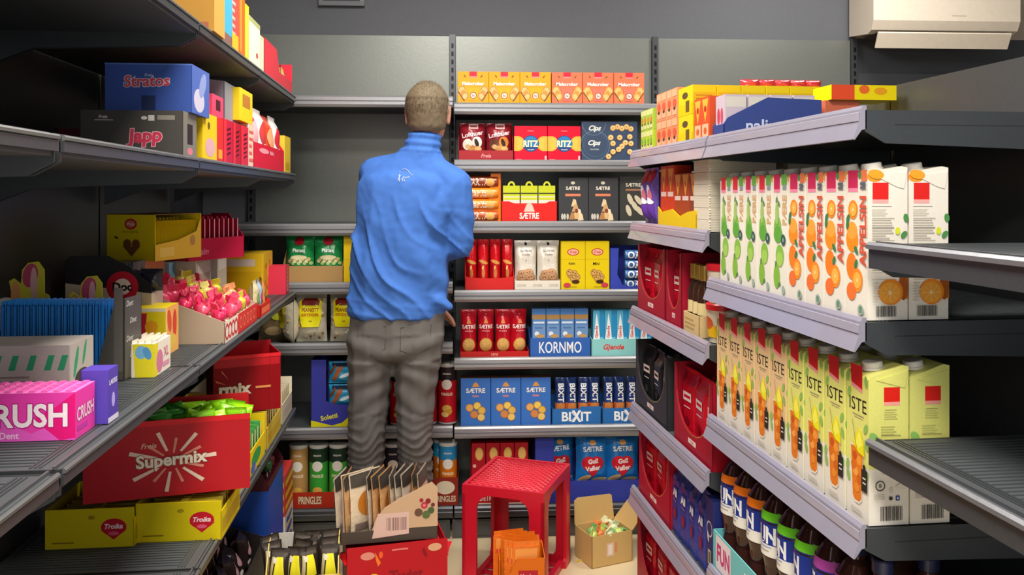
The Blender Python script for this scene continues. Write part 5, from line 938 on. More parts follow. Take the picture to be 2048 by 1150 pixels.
def slots(f): 
    for k in range(6): f.poly([(.35, .2 + k * .11), (.75, .26 + k * .11), (.75, .3 + k * .11), (.35, .24 + k * .11)], '#4a0c14')
    f.rect(0, 0, .3, 1, '#e0303c')
facebox(406, 434, .012, .105, '#e8c41c', lambda f: (f.ell(.5, .3, .35, .2, '#d8a8b0'), f.ell(.4, .75, .08, .08, '#6a5010')), 'candy_tray', 'yellow candy box beside the charcoal case')
facebox(434, 447, .012, .105, '#d8302c', lambda f: f.rect(.2, .1, .8, .3, '#f0a030'), 'candy_tray', 'narrow flame red candy box, first right of the yellow one')
facebox(447, 466, .012, .108, '#c41c3c', slots, 'bar_dispenser', 'crimson dispenser box with slanted slots, under the grey box', grp='slotted dispenser boxes')
facebox(466, 482, .012, .108, '#b81a30', slots, 'bar_dispenser', 'dark crimson slotted dispenser box under the small pink one', grp='slotted dispenser boxes')
facebox(482, 497, .012, .108, '#cf2c44', slots, 'bar_dispenser', 'slotted red dispenser box under the yellow window box', grp='slotted dispenser boxes')
facebox(497, 508, .012, .12, '#e8c8b0', lambda f: f.lines(.1, .1, .9, .9, 5, '#d86860', 2), 'candy_tray', 'narrow cream and coral box before the red bag tray')
xc, W_ = LT.span(508, 568, .01); m = tray(W_, .16, .075, .2, M('#d81c38'), inner=M('#efe6d8')); f = m.front(W_, .075); f.ell(.3, .75, .15, .1, '#f0a0a8'); f.text('Marabou', .55, .75, .18, '#f4c0c8', wmax=.5, shear=.2); lput(add(m, 'display_tray', 'scarlet tray with tall cream back near the end of the eye-level shelf', 'tray'), xc, .01, Z)
for i, (c, c2) in enumerate([('#c02850', '#e8b0b8'), ('#f0e4dc', '#c84040'), ('#e04828', '#f0a070'), ('#e8e0d8', '#d03040')]):
    m, q = pouch(W_ / 4 - .004, .17 + .01 * (i % 2), .05, M(c, 'foil'), seed=i); q.ell(.5, .6, .35, .2, c2); q.ell(.5, .3, .3, .12, c); lput(add(m, 'sweet_bag', ['plum', 'white and red', 'orange', 'cream'][i] + ' sweet bag standing in the scarlet tray', 'bag', 'sweet bags in the scarlet tray'), xc + (i - 1.5) * W_ / 4, .018, Z + .004)
facebox(569, 581, .012, .13, '#e0c038', lambda f: f.rect(.2, .1, .8, .3, '#c8a020'), 'candy_tray', 'thin golden box at the far end of the eye-level shelf', d=.05)
xc, W_ = LT.span(446, 470, .02); 
facebox(425, 447, .02, .05, '#e0486c', lambda f: f.rect(.3, .3, .7, .8, '#4a1020'), 'candy_box', 'small pink box standing on the flame red and crimson ones', z=Z + .1085)
xc, W_ = LT.span(449, 478, .03); m = tray(W_, .16, .10, .11, M('#8a8c96')); lput(add(m, 'plastic_holder', 'translucent grey holder standing on the crimson boxes', 'holder'), xc, .03, Z + .1085)
facebox(480, 505, .012, .085, '#e8cc20', lambda f: f.rect(.2, .45, .8, .85, '#b87828'), 'candy_box', 'yellow box with a window on top of the slotted boxes', z=Z + .1205)

# ---- top shelf
Z = HLT[0] + .0005
x, y, L = cside(322, 428, 1.84); m = bx(.1, L, .16, M('#c8923c')); m.left(-.05, L, .16).rect(0, 0, .9, .12, '#b86a48'); m.front(.1, .16).rect(0, 0, 1, 1, '#d8a050'); lput(add(m, 'carton_box', 'tan carton highest up beside the cyan packs', 'box'), x + .05, y, Z)
x, y, L = cside(400, 461, 2.0); m = bx(.11, L + .06, .17, M('#58b4cc')); p = m.left(-.055, L + .06, .17); p.poly([(.5, 1), (1, .1), (.98, 0), (.45, 1)], '#2c7ca0'); m.front(.11, .17).rect(0, 0, 1, 1, '#48a8c8'); m.front(.11, .17).rect(0, 0, 1, .2, '#d87840'); lput(add(m, 'snack_pack', 'cyan pack on the topmost shelf beside the tan carton', 'pack'), x + .056, max(y, .01), Z)
def tp(px0, px1, h, c, draw, label, d=.12, name='snack_pack'): facebox(px0, px1, .01, h, c, draw, name, label, 'pack', None, Z, d)
tp(462, 478, .19, '#e05048', lambda f: (f.lines(.1, .1, .6, .9, 8, '#f0b0a0', 1), f.rect(.1, .05, .9, .25, '#f0b028')), 'coral red pack with yellow foot, next to the cyan one')
tp(479, 490, .18, '#e0641c', lambda f: f.rect(.1, .1, .4, .9, '#f09040'), 'vivid orange pack on the topmost shelf')
tp(491, 498, .155, '#e8c828', lambda f: f.rect(.1, .1, .4, .9, '#f0dc60'), 'slim yellow pack on the topmost shelf')
tp(499, 520, .135, '#e8e4c8', lambda f: (f.rect(0, .9, 1, 1, '#a8ac70'), f.ell(.7, .3, .1, .06, '#c05040')), 'large cream pack with olive top edge')
tp(521, 528, .11, '#c8c4a0', lambda f: f.rect(.2, .1, .6, .9, '#e8e4d0'), 'slim pale olive pack beside the cream one')
xc, W_ = LT.span(529, 584, .01); h = .1; w_ = W_
m = tray(w_, .15, .05, .115, M('#d8283c'), inner=M('#c02034'), side=[(0, 0), (.15, 0), (.15, .115), (.0, .115)], fpoly=[(-w_ / 2, 0), (w_ / 2, 0), (w_ / 2, .052), (0, .05), (-w_ * .1, .115), (-w_ / 2, .115)]); lput(add(m, 'display_tray', 'scarlet display tray at the far end of the topmost shelf', 'tray'), xc, .01, Z)
for i, (c, c2) in enumerate([('#d8d0a8', '#8a7a40'), ('#3c88a0', '#d8e8e0'), ('#c8a060', '#f0e0c0'), ('#4a98a8', '#206070')]):
    m, q = pouch(.045, .09 + .008 * (i % 2), .03, M(c, 'foil'), seed=i + 33); q.ell(.5, .6, .3, .2, c2); lput(add(m, 'sweet_bag', ['sand', 'teal', 'caramel', 'sea green'][i] + ' bag in the scarlet tray on the topmost shelf', 'bag', 'bags in the topmost scarlet tray'), xc + .0 + i * (w_ * .45 / 3.2), .02 + .02 * (i % 2), Z + .004, rot=10 * i)

# ---- second lowest shelf
Z = HLT[3] + .0005
def tbox(px0, px1, D, label):
    x, y, L = cside(px0, px1, D); wd = .19; y = max(y, -.012); e = None
    m = tray(wd, L, .062, .086, M('#d4be0c'), inner=M('#c0a80a'), side=[(0, 0), (L, 0), (L, .086), (0, .086)]); p = m.left(-wd / 2, L, .086)
    p.ell(.77, .52, .145, .22, '#c01828'); p.poly([(.62, .46), (.92, .46), (.77, .2)], '#c01828'); p.text('Troika', .77, .54, .13, '#f4d8dc', wmax=.24, shear=.3, bold=.04); p.ell(.77, .36, .06, .05, '#e05878'); p.lines(.08, .12, .45, .2, 1, '#8a7408'); 
    p.ell(.52, .78, .04, .05, '#a08a10'); m.front(wd, .06).rect(.05, .2, .95, .7, '#b89a20'); lput(add(m, 'chocolate_tray', label, 'tray', 'yellow chocolate trays with red emblems'), x + wd / 2, y, Z)
    mm = slim(.024, L - .03, .075, M('#b09a2c', 'foil'))
    sb_ = add(mm, 'chocolate_bar', '', 'chocolate bar', 'bars in the yellow chocolate trays')
    for i in range(7): lput(inst(sb_, 'upright golden brown bar in the ' + ('nearer' if px0 < 200 else 'farther') + ' yellow tray, ' + nth(i, 7, 'its emblem side')), x + .018 + i * .0258, y + .012, Z + .0035)
tbox(98, 268, 1.86, 'yellow chocolate tray with a red emblem, deeper on the shelf'); tbox(282, 448, 1.90, 'yellow chocolate tray with a red emblem, at the shelf edge')
# big red case
e = empty('sweets_case', 'large red case with a white starburst logo, resting on yellow trays', 'case'); W_ = .35; D_ = .17; h = .172
m = MB(); rd = M('#b81420'); m.box(-W_ / 2, W_ / 2, 0, .003, 0, h, rd); m.box(-W_ / 2, W_ / 2, D_ - .003, D_, 0, h + .012, rd); m.box(-W_ / 2, -W_ / 2 + .003, .003, D_ - .003, 0, h, rd); m.box(W_ / 2 - .003, W_ / 2, .003, D_ - .003, 0, h * .8, rd); m.box(-W_ / 2, W_ / 2, .003, D_, 0, .003, rd); m.box(-W_ / 2, W_ / 2, -.001, .004, h - .012, h, '#d81a24')
def burst(p, cx, cy, txt):
    for k in range(14):
        a = k * 2 * math.pi / 14 + .1; l_ = [1., .75][k % 2]; dx, dy = math.cos(a) * .27 * l_, math.sin(a) * .4 * l_
        p.poly([(cx + dx * .35 - dy * .02, cy + dy * .35 + dx * .06), (cx + dx - dy * .03, cy + dy + dx * .1), (cx + dx + dy * .03, cy + dy - dx * .1), (cx + dx * .35 + dy * .02, cy + dy * .35 - dx * .06)], '#e08a78' if k % 2 else '#ecd0bc')
    p.text(txt, cx, cy, .22, '#efe4d4', wmax=.56 if len(txt) > 4 else .4, bold=.11, outline='#8a5028', ow=.06, rot=1.5)
p = m.front(W_, h, y=-.001); burst(p, .52, .46, 'Supermix'); p.text('Freia', .38, .68, .07, '#e8b0a0', wmax=.1, shear=.3)
m.obj('case_box', e)
X0, D0 = (166 - 1024) / F * 1.86, 1.86; X1, D1 = (500 - 1024) / F * 1.97, 1.97; yaw = math.atan2(D1 - D0, X1 - X0)
zb = HLT[3] + .092; e.location = ((X0 + X1) / 2, (D0 + D1) / 2, zb); e.rotation_euler = (0, R(0), yaw)
Tm = Matrix.Translation(e.location) @ Matrix.Rotation(yaw, 4, 'Z'); rr = random.Random(9)
gp = {c: add(pouch(.055, .065, .026, M(c, 'foil'), seed=i)[0], 'sweet_bag', '', 'bag', 'green bags in the large red case') for i, c in enumerate(['#2f7a28', '#4a9a30', '#a0e018', '#8ad020'])}
for j in range(3):
    for i in range(10):
        c = ['#2f7a28', '#4a9a30'][(i + j) % 2] if i < 6 else ['#a0e018', '#8ad020'][(i + j) % 2]
        o = inst(gp[c], f'{ {"#2f7a28": "dark green", "#4a9a30": "leaf green", "#a0e018": "neon lime", "#8ad020": "lime green"}[c]} bag in the large red case, {["front", "middle", "rear"][j]} row, ' + nth(i, 10, 'the shelf wall')); o.location = Tm @ Vector((-W_ / 2 + .03 + i * .032, .03 + j * .045, h * .66)); o.rotation_euler = (rr.uniform(-.5, .3), rr.uniform(-.4, .4), yaw + rr.uniform(-.6, .6))
m = MB(); m.box(-W_ / 2 + .006, W_ / 2 - .006, .006, D_ - .006, .004, h * .64, M('#2c5a24', 'paper')); o = add(m, 'packed_layer', 'lower packed layer of green bags inside the large red case', 'filler'); o.location = e.location; o.rotation_euler = e.rotation_euler
# farther red case
m = MB(); W2 = .195; h2 = .17; d2 = .16; m.box(-W2 / 2, W2 / 2, 0, .003, 0, h2, rd); m.box(-W2 / 2, W2 / 2, d2 - .003, d2, 0, h2 + .015, rd); m.box(-W2 / 2, -W2 / 2 + .003, 0, d2, 0, h2, rd); m.box(W2 / 2 - .003, W2 / 2, 0, d2, 0, h2, rd); m.box(-W2 / 2, W2 / 2, 0, d2, 0, h2 * .8, rd); m.box(-W2 / 2, W2 / 2, -.001, .004, h2 - .01, h2, '#dc2028')
p = m.front(W2, h2, y=-.001); 
for k, a in enumerate((2.2, 2.7, 3.6, 4.1)): p.poly([(.3 + .12 * math.cos(a), .42 + .2 * math.sin(a)), (.3 + .3 * math.cos(a), .42 + .42 * math.sin(a)), (.3 + .27 * math.cos(a + .12), .42 + .42 * math.sin(a + .12))], '#d86a54')
p.text('rmix', .32, .42, .2, '#eedac8', wmax=.5, bold=.1, outline='#8a5028', ow=.05); p.rect(.62, .4, .85, .44, '#d88a50'); p.line((.84, .02), (.84, .98), .0012, '#8a0e18'); q = m.right(W2 / 2, d2, h2)
for k in range(3): q.rect(.15 + k * .28, .1, .25 + k * .28, .9, '#e86a6a')
X0, D0 = (432 - 1024) / F * 2.50, 2.50; X1, D1 = (556 - 1024) / F * 2.58, 2.58; yaw2 = math.atan2(D1 - D0, X1 - X0); o = add(m, 'sweets_case', 'smaller red case with partial white lettering, farther along the shelf', 'case'); o.location = ((X0 + X1) / 2, (D0 + D1) / 2, Z + .122); o.rotation_euler = (0, 0, yaw2)
# trays beneath it, along the shelf edge
def etray(px0, px1, h, col, pc, n, label, plab, d=.3, v=.008, hb=None, fr=None):
    xc, W_ = LT.span(px0, px1, v); m = tray(W_ - .004, d, h * .55, hb or h, M(col), side=[(0, 0), (d, 0), (d, h), (0, h)]); f = m.front(W_, h * .55); (fr or (lambda f: f.rect(.1, .2, .9, .6, pc)))(f); lput(add(m, 'display_tray', label, 'tray'), xc, v, Z)
    s = slim((W_ - .014) / n * .9, d * .8, h * .9, M(pc, 'foil')); s.front((W_ - .014) / n * .6, h * .9).rect(.2, .5, .8, .9, '#f0e4b0'); b = add(s, 'chocolate_bar', '', 'chocolate bar', plab + 's')
    for i in range(n): lput(inst(b, f'{plab}, {nth(i, n, "the large red case")}'), xc - W_ / 2 + .009 + (W_ - .018) * (i + .5) / n, v + .008, Z + .0035)
etray(474, 497, .09, '#d8d0b8', '#d8b020', 4, 'pale tray of golden bars just past the yellow chocolate trays', 'golden bar at the shelf edge', d=.2)
etray(500, 530, .12, '#e8c818', '#3aa048', 5, 'bright yellow tray with a green and blue print', 'green bar in the yellow tray', fr=lambda f: (f.ell(.4, .5, .3, .3, '#3a9a4c'), f.ell(.2, .2, .15, .2, '#5868c0')))
etray(533, 562, .118, '#d8b83c', '#caa428', 6, 'mustard tray under the smaller red case', 'mustard bar under the smaller red case')
etray(564, 584, .118, '#e6dcc0', '#d8ccb0', 5, 'cream tray at the far end beside the pretzel case', 'cream bar at the shelf end')

# ---- lowest shelf
Z = HLT[4] + .0005
x, y, L = cside(330, 462, 1.98)
def darktray(px0, px1, D0, hz):
    xc, W_ = LT.span(px0, px1, .012); d = .26; m = tray(W_, d, hz * .72, hz, M('#2a2524'), side=[(0, 0), (d, 0), (d, hz), (0, hz * .72)]); p = m.front(W_, hz * .72); p.rect(.1, .3, .4, .6, '#a84c44'); p.rect(.5, .35, .9, .6, '#b0584c')
    lput(add(m, 'display_tray', 'black tray of chocolate brown sachets near the floor', 'tray'), xc, .012, Z)
    pr = add((lambda mq: (mq[1].ell(.5, .55, .3, .14, '#b88a90', rot=20), mq[1].ell(.3, .25, .12, .06, '#d8ccc8'), mq[0])[2])(pouch(.085, .11, .05, M('#2e2220', 'foil'), seed=8)), 'dark_sachet', '', 'sachet', 'chocolate brown sachets near the floor'); rr = random.Random(3)
    n = int((W_ - .02) / .062)
    for j in range(3):
        for i in range(n): lput(inst(pr, f'chocolate brown sachet with pinkish spots, {["front", "middle", "rear"][j]} row, ' + nth(i, n, 'the yellow chocolate trays')), xc - W_ / 2 + .04 + i * (W_ - .08) / max(1, n - 1), .04 + j * .07, Z + hz * .72 - .075 + j * .012, rot=rr.uniform(-20, 20), tilt=rr.uniform(-.5, -.1))
    m = MB(); m.box(-W_ / 2 + .005, W_ / 2 - .005, .005, d - .005, .003, hz * .72 - .08, '#3a302c'); lput(add(m, 'cardboard_insert', 'dark riser inside the black sachet tray', 'insert'), xc, .012, Z)
darktray(430, 529, 2.2, .3)
xc, W_ = LT.span(536, 566, .012)
m = bx(W_, .3, .2, M('#2c4cb0')); p = m.left(-W_ / 2, .3, .2); p.rect(0, 0, .6, 1, '#b8a0a4'); p.lines(.1, .1, .5, .4, 3, '#8a7478'); f = m.front(W_, .2); f.rect(0, 0, 1, 1, '#3a48a8'); f.ring(.3, .45, .2, .03, '#e84aa0'); f.ell(.3, .45, .12, .3, '#d83890'); lput(add(m, 'candy_case', 'blue case with pink rings under the royal blue one', 'case'), xc, .012, Z)
m = bx(W_, .3, .13, M('#24499c')); p = m.left(-W_ / 2, .3, .13); p.rect(0, .55, .62, 1, '#b8875c'); p.rect(0, 0, .45, .5, '#c0aaac'); m.front(W_, .13).rect(.0, .0, 1, 1, '#2a4ea4'); lput(add(m, 'candy_case', 'royal blue case with a brown flap, stacked near the floor', 'case'), xc, .012, Z + .2005)
m = tray(W_, .26, .02, .095, M('#4a1620'), side=[(0, 0), (.26, 0), (.26, .1), (.05, .1), (0, .02)]); lput(add(m, 'display_tray', 'wine red tray of green wrapped sweets on the royal blue case', 'tray'), xc, .012, Z + .331)
pr = add(lolly('#3a6a3c', 2), 'wrapped_sweet', '', 'sweet', 'green and brown wrapped sweets'); pr2 = add(lolly('#6a2a2c', 3), 'wrapped_sweet', '', 'sweet', 'green and brown wrapped sweets')
for i in range(8): lput(inst([pr, pr2][i % 2], f'{["green", "brown"][i % 2]} wrapped sweet on the royal blue case, ' + nth(i // 2, 4, 'its front')), xc + (i % 2 - .5) * .05, .035 + (i // 2) * .055, Z + .353)
xc, W_ = LT.span(570, 586, .012); m = bx(W_, .2, .13, M('#d8cfc0')); f = m.front(W_, .13); 
for k in range(3): f.ell(.5, .2 + k * .3, .35, .1, '#3c54b8'); f.rect(.3, .3 + k * .27, .7, .36 + k * .27, '#e8cc30')
lput(add(m, 'candy_case', 'cream case with blue and yellow marks at the lowest shelf end', 'case'), xc, .012, Z)
m = bx(W_, .2, .14, M('#c83a34')); f = m.front(W_, .14)
for k in range(3): f.rect(.05, .1 + k * .3, .95, .24 + k * .3, '#ecc828')
q = m.left(-W_ / 2, .2, .14)
for k in range(3): q.rect(.55, .1 + k * .3, .98, .24 + k * .3, '#ecc828')
lput(add(m, 'candy_case', 'red and yellow striped case at the lowest shelf end', 'case'), xc, .012, Z + .1305)
# ================================================================== on the floor
def fput(o, X, D, z, yaw=0.): o.location = (X, D, z); o.rotation_euler = (0, 0, R(yaw)); return o
# red crate stool
e = empty('crate_stool', 'red plastic crate stool standing on the floor before the biscuit shelves', 'stool'); rd = M('#c8142a', 'plastic'); W_, D_, H_ = .292, .335, .362
t = MB(); t.box(-W_ / 2 + .004, W_ / 2 - .004, .004, D_ - .004, H_ - .012, H_ - .005, rd)
for (a, b, c, d) in ((-W_ / 2, W_ / 2, 0, .014), (-W_ / 2, W_ / 2, D_ - .014, D_), (-W_ / 2, -W_ / 2 + .014, .014, D_ - .014), (W_ / 2 - .014, W_ / 2, .014, D_ - .014)): t.box(a, b, c, d, H_ - .03, H_, rd)
n = 13
for s in (-1, 1):
    for k in range(-n, n + 1):
        # diagonal ridges clipped to the seat
        c = k * .026; pts = []
        hw, hd = W_ / 2 - .016, D_ / 2 - .016
        for sgn in (-1, 1):
            # line y = s*x + c
            x_ = sgn * hw; y_ = s * x_ + c
            if abs(y_) > hd: y_ = math.copysign(hd, y_); x_ = (y_ - c) / s
            pts.append((x_, y_))
        (xa_, ya_), (xb_, yb_) = pts
        if abs(xa_) > hw + 1e-6 or abs(xb_) > hw + 1e-6 or math.hypot(xb_ - xa_, yb_ - ya_) < .02: continue
        t.tube([(xa_, ya_ + D_ / 2, H_ - .004), (xb_, yb_ + D_ / 2, H_ - .004)], .0036, M('#e03a48', 'plastic'), 4)
t.obj('seat_top', e)
def leg(sx, sy):
    m = MB(); w1 = .052; th = .012; x0 = sx * W_ / 2; y0 = D_ / 2 + sy * D_ / 2
    def arch(length, full): # wall piece hugging the corner, widening at top and bottom like an arch
        z1 = H_ - .03; return [(0, 0), (length * 1.2, 0), (length * 1.2, .026), (length * 1.05, .034), (length, .05), (length, z1 - .05), (length * 1.08, z1 - .028), (length * 1.3, z1 - .012), (length * 1.6, z1 - .006), (length * 1.6, z1), (0, z1)]
    P = arch(w1, 1); m.prism([(x0 - sx * a, z) for a, z in P], 'y', min(y0, y0 - sy * th), max(y0, y0 - sy * th), rd); m.prism([(y0 - sy * a, z) for a, z in P], 'x', min(x0, x0 - sx * th), max(x0, x0 - sx * th), rd)
    m.box(min(x0, x0 - sx * .004), max(x0, x0 - sx * .004), min(y0 - sy * .02, y0 - sy * .026), max(y0 - sy * .02, y0 - sy * .026), .05, H_ - .05, M('#d82a3c', 'plastic')); m.obj('corner_leg', e)
for sx in (-1, 1):
    for sy in (-1, 1): leg(sx, sy)
b = MB()
for (a, b_, c, d) in ((-W_ / 2 + .0, W_ / 2, 0.012, .03), (-W_ / 2, W_ / 2, D_ - .03, D_ - .012), (-W_ / 2 + .012, -W_ / 2 + .03, .03, D_ - .03), (W_ / 2 - .03, W_ / 2 - .012, .03, D_ - .03)): b.box(a + .012 if a == -W_ / 2 else a, b_ - .012 if b_ == W_ / 2 else b_, c, d, 0, .026, rd)
for k in range(6): b.box(-W_ / 2 + .03, W_ / 2 - .03, .045 + k * .045, .057 + k * .045, .004, .014, rd)
b.obj('base_frame', e)
th = R(-19); cx, cy = .022, 3.015; fput(e, cx + math.sin(th) * D_ / 2, cy - math.cos(th) * D_ / 2, 0, -19)
# orange chocolate display
e = tray(.145, .12, .2, .22, M('#d86a12'), fpoly=[(-.0725, 0), (.0725, 0), (.0725, .212), (-.015, .212), (-.0725, .09)], side=[(0, 0), (.12, 0), (.12, .22), (0, .21)]); p = e.front(.145, .212)
p.rect(.42, .62, .84, .82, '#b3202c'); p.text('Marabou', .63, .72, .1, '#f0c8b8', wmax=.36, shear=.2, bold=.04); p.text('Holiday', .62, .46, .14, '#f0b070', wmax=.56, bold=.05)
o = add(e, 'chocolate_tray', 'orange display of thin chocolate bars before the red crate stool', 'tray'); fput(o, .032, 2.66, .0005, 3)
m = MB(); m.box(-.07, .07, .004, .115, .004, .035, M('#b8560c')); o = add(m, 'cardboard_insert', 'orange riser inside the chocolate bar display', 'insert'); fput(o, .032, 2.66, .0005, 3)
m = slim(.088, .006, .225, M('#e8741a', 'foil')); m.front(.088, .225).rect(.1, .75, .9, .9, '#f09a4a'); m.front(.088, .225).rect(.1, .70, .9, .74, '#d84a3c'); pr = add(m, 'chocolate_bar', '', 'chocolate bar', 'orange bars before the crate stool')
for i in range(13): fput(inst(pr, f'thin orange chocolate bar, {nth(i, 13, "the display front")}'), .045 - (.013 * (i % 3)) - (.0 if i < 9 else .012 * (i - 8)), 2.671 + i * .0078, .0365, 8 + 3 * math.sin(i * 1.7) + (i > 8) * 5)
# cardboard box with open flaps
e = empty('cardboard_box', 'small open brown cardboard box of green sweets on the floor by the coffee cases', 'box'); kc = M('#c8a468'); w_, d_, h = .17, .13, .115
m = MB(); m.box(-w_ / 2, w_ / 2, 0, .003, 0, h, kc); m.box(-w_ / 2, w_ / 2, d_ - .003, d_, 0, h, kc); m.box(-w_ / 2, -w_ / 2 + .003, 0, d_, 0, h, kc); m.box(w_ / 2 - .003, w_ / 2, 0, d_, 0, h, kc); m.box(-w_ / 2, w_ / 2, 0, d_, 0, .003, kc); p = m.front(w_, h); p.rect(.36, .3, .54, .72, '#d8b8a0'); p.rect(.4, .35, .5, .67, '#e8d8cc'); p.rect(.56, .4, .62, .7, '#d08858'); m.obj('box_body', e)
for nm, T in (('back', Matrix.Translation((0, d_, h)) @ Matrix.Rotation(R(-8), 4, 'X')), ('side', Matrix.Translation((w_ / 2, d_ / 2, h)) @ Matrix.Rotation(R(42), 4, 'Y') @ Matrix.Rotation(R(-90), 4, 'Z'))):
    f = MB(); W2 = w_ if nm == 'back' else d_; f.prism([(-W2 / 2, 0), (W2 / 2, 0), (W2 / 2 - .004, .085), (W2 / 2 - .012, .09), (-W2 / 2 + .02, .095), (-W2 / 2 + .004, .085)], 'y', 0, .003, kc, T=T); f.obj('box_flap', e)
fput(e, .366, 3.10, 0, 24); T = Matrix.Translation(e.location) @ Matrix.Rotation(R(24), 4, 'Z')
# local origin is the front middle of the box
sw = {c: add(lolly(c, 12 + i), 'wrapped_sweet', '', 'sweet', 'sweets in the cardboard box') for i, c in enumerate(['#b8c860', '#7fae6a', '#e07a3c', '#d8e0b0'])}
rr = random.Random(2)
for i in range(14):
    c = ['#b8c860', '#7fae6a', '#d8e0b0', '#e07a3c'][i % 4 if i < 12 else 3]; o = inst(sw[c], f'{ {"#b8c860": "yellow green", "#7fae6a": "leaf green", "#e07a3c": "orange", "#d8e0b0": "pale green"}[c]} sweet in the cardboard box, {["nearest its front", "halfway back", "by its rear flap"][i // 5]}')
    o['label'] += [', by the side flap', ', centre', ', away from the side flap', ', in the corner', ', on top'][i % 5]; o.location = T @ Vector((.06 - (i % 5) * .03, .025 + (i // 5) * .038, .088)); o.rotation_euler = (rr.uniform(-1, 1), rr.uniform(-1, 1), rr.uniform(-3, 3))
m = MB(); m.box(-.08, .08, .006, .124, .0035, .075, M('#8fa060', 'paper')); o = add(m, 'packed_layer', 'lower layer of sweets inside the cardboard box', 'filler'); o.location = e.location; o.rotation_euler = e.rotation_euler
m = MB(); m.prism([(0, .0), (.06, .012), (.085, .03), (.03, .02)], 'z', 0, .003, M('#d8b830')); o = add(m, 'torn_label', 'torn yellow paper scrap on the floor left of the cardboard box', 'paper scrap'); fput(o, .235, 3.12, .0005, 20)
# red display box with tea tray on top
W_, D_, H_ = .295, .2, .33
e = empty('sweets_box', 'big bright red open box on the floor under the tray of tea', 'box'); m = MB(); rd = M('#b8141f'); m.box(-W_ / 2, W_ / 2, 0, .003, 0, H_ * .985, rd); m.box(-W_ / 2, -W_ / 2 + .003, .003, D_, 0, H_ * .93, rd); m.box(W_ / 2 - .003, W_ / 2, .003, D_, 0, H_ * .95, rd); m.box(-W_ / 2, W_ / 2, D_ - .003, D_, 0, H_ * .95, rd); m.box(-W_ / 2, W_ / 2, 0, D_, 0, .003, rd)
p = m.front(W_, H_); p.ell(.2, .9, .07, .035, '#d88a78'); p.poly([(.27, .93), (.33, .83), (.3, .8), (.28, .86)], '#e87a28'); p.ell(.33, .9, .02, .03, '#e8602c'); p.rect(.44, .925, .6, .94, '#e07878'); p.ell(.87, .92, .07, .035, '#d8a07c'); p.poly([(.76, .93), (.8, .85), (.77, .84), (.74, .9)], '#8a0c18'); p.text('Twist', .58, .7, .1, '#8c0f1c', wmax=.35, bold=.05); p.circ(.26, .68, .06, '#e8b820'); p.circ(.26, .68, .045, '#f0d040'); p.ell(.2, .55, .06, .08, '#d85030', rot=30)
q = m.left(-W_ / 2, D_, H_ * .93); rr = random.Random(4)
for k in range(26): q.poly([(u := rr.uniform(.08, .9), v := rr.uniform(.05, .85)), (u + .06, v + .05), (u + .02, v + .12), (u - .03, v + .06)], rr.choice(['#d87820', '#e8a030', '#8a0c14', '#d8402c']))
m.obj('box_body', e)
f = MB(); f.prism([(-W_ / 2 + .01, 0), (W_ / 2 - .01, 0), (W_ / 2 - .02, .05), (-W_ / 2 + .02, .05)], 'y', 0, .003, M('#dc1a26'), T=Matrix.Translation((0, D_ - .003, H_ * .95)) @ Matrix.Rotation(R(60), 4, 'X')); f.obj('box_flap', e)
fput(e, -.335, 2.50, 0, 15)
T = Matrix.Translation(e.location) @ Matrix.Rotation(R(15), 4, 'Z')
m = MB(); m.box(-W_ / 2 + .005, W_ / 2 - .005, .005, D_ - .006, .004, H_ * .86, M('#c8141e', 'paper')); o = add(m, 'packed_layer', 'glossy red packs filling the big red box', 'filler'); o.location = e.location; o.rotation_euler = e.rotation_euler
rb = add(pouch(.13, .07, .03, M('#d4101c', 'foil'), seed=5)[0], 'sweet_bag', '', 'bag', 'red bags lying in the big red box')
for i in range(3): o = inst(rb, 'shiny red bag lying in the big red box, ' + ['at its far end', 'in the middle', 'at the end by the yellow-flecked side'][i]); o.location = T @ Vector((.09 - i * .09, .03, H_ * .865)); o.rotation_euler = (R(-80), 0, R(15 + 20 * (i - 1)))
# tea tray
w_, d_, h = .285, .15, .2
e = empty('tea_tray', 'dark and beige display tray with a rose print on the big red box', 'tray'); m = tray(w_, d_, .035, .1, M('#4a4038'), side=[(0, 0), (d_, 0), (d_, .1), (0, .035)])
m.prism([(-w_ * .18, .036), (w_ / 2, .036), (w_ / 2, .15), (w_ * .44, .168), (w_ * .3, .15), (w_ * .1, .125), (-w_ * .05, .1), (-w_ * .14, .07)], 'y', -.0005, .0025, M('#c9a684')); p = m.front(w_, .2, y=-.0006)
p.poly([(.32, .06), (.7, .1), (.7, .42), (.38, .42)], '#d8b4a8'); p.bars(.47, .16, .68, .35, '#8a6a64', 18)
for a, b, r_, c in ((.86, .5, .05, '#b83040'), (.9, .56, .04, '#8a2030'), (.8, .4, .06, '#6a4a3c'), (.93, .42, .05, '#4a5c38'), (.88, .36, .06, '#5a6a3c'), (.95, .5, .03, '#6a3038'), (.83, .58, .03, '#a02838')): p.circ(a, b, r_, c)
p.circ(.86, .5, .025, '#e07080'); m.obj('tray_body', e)
fput(e, -.362, 2.512, H_ * .988, 11); T = Matrix.Translation(e.location) @ Matrix.Rotation(R(11), 4, 'Z')
tp_ = []
for k, (c, c2, c3) in enumerate([('#d8c8b4', '#3a3430', '#c8b8b0'), ('#e0ccae', '#4a443c', '#c07828'), ('#d8a870', '#3c3834', '#b8702c')]):
    m, q = pouch(.12, .185, .018, M(c, 'foil'), seed=k + 60, sealh=.04); q.rect(.02, .78, .98, .985, c2); q.ell(.5, .5, .32, .2, c3); q.rect(.1, .08, .9, .2, '#8a7468')
    q2 = m.top(.12, .018, .185); tp_.append(add(m, 'tea_bag_pack', '', 'pack', 'tea packs in the display tray'))
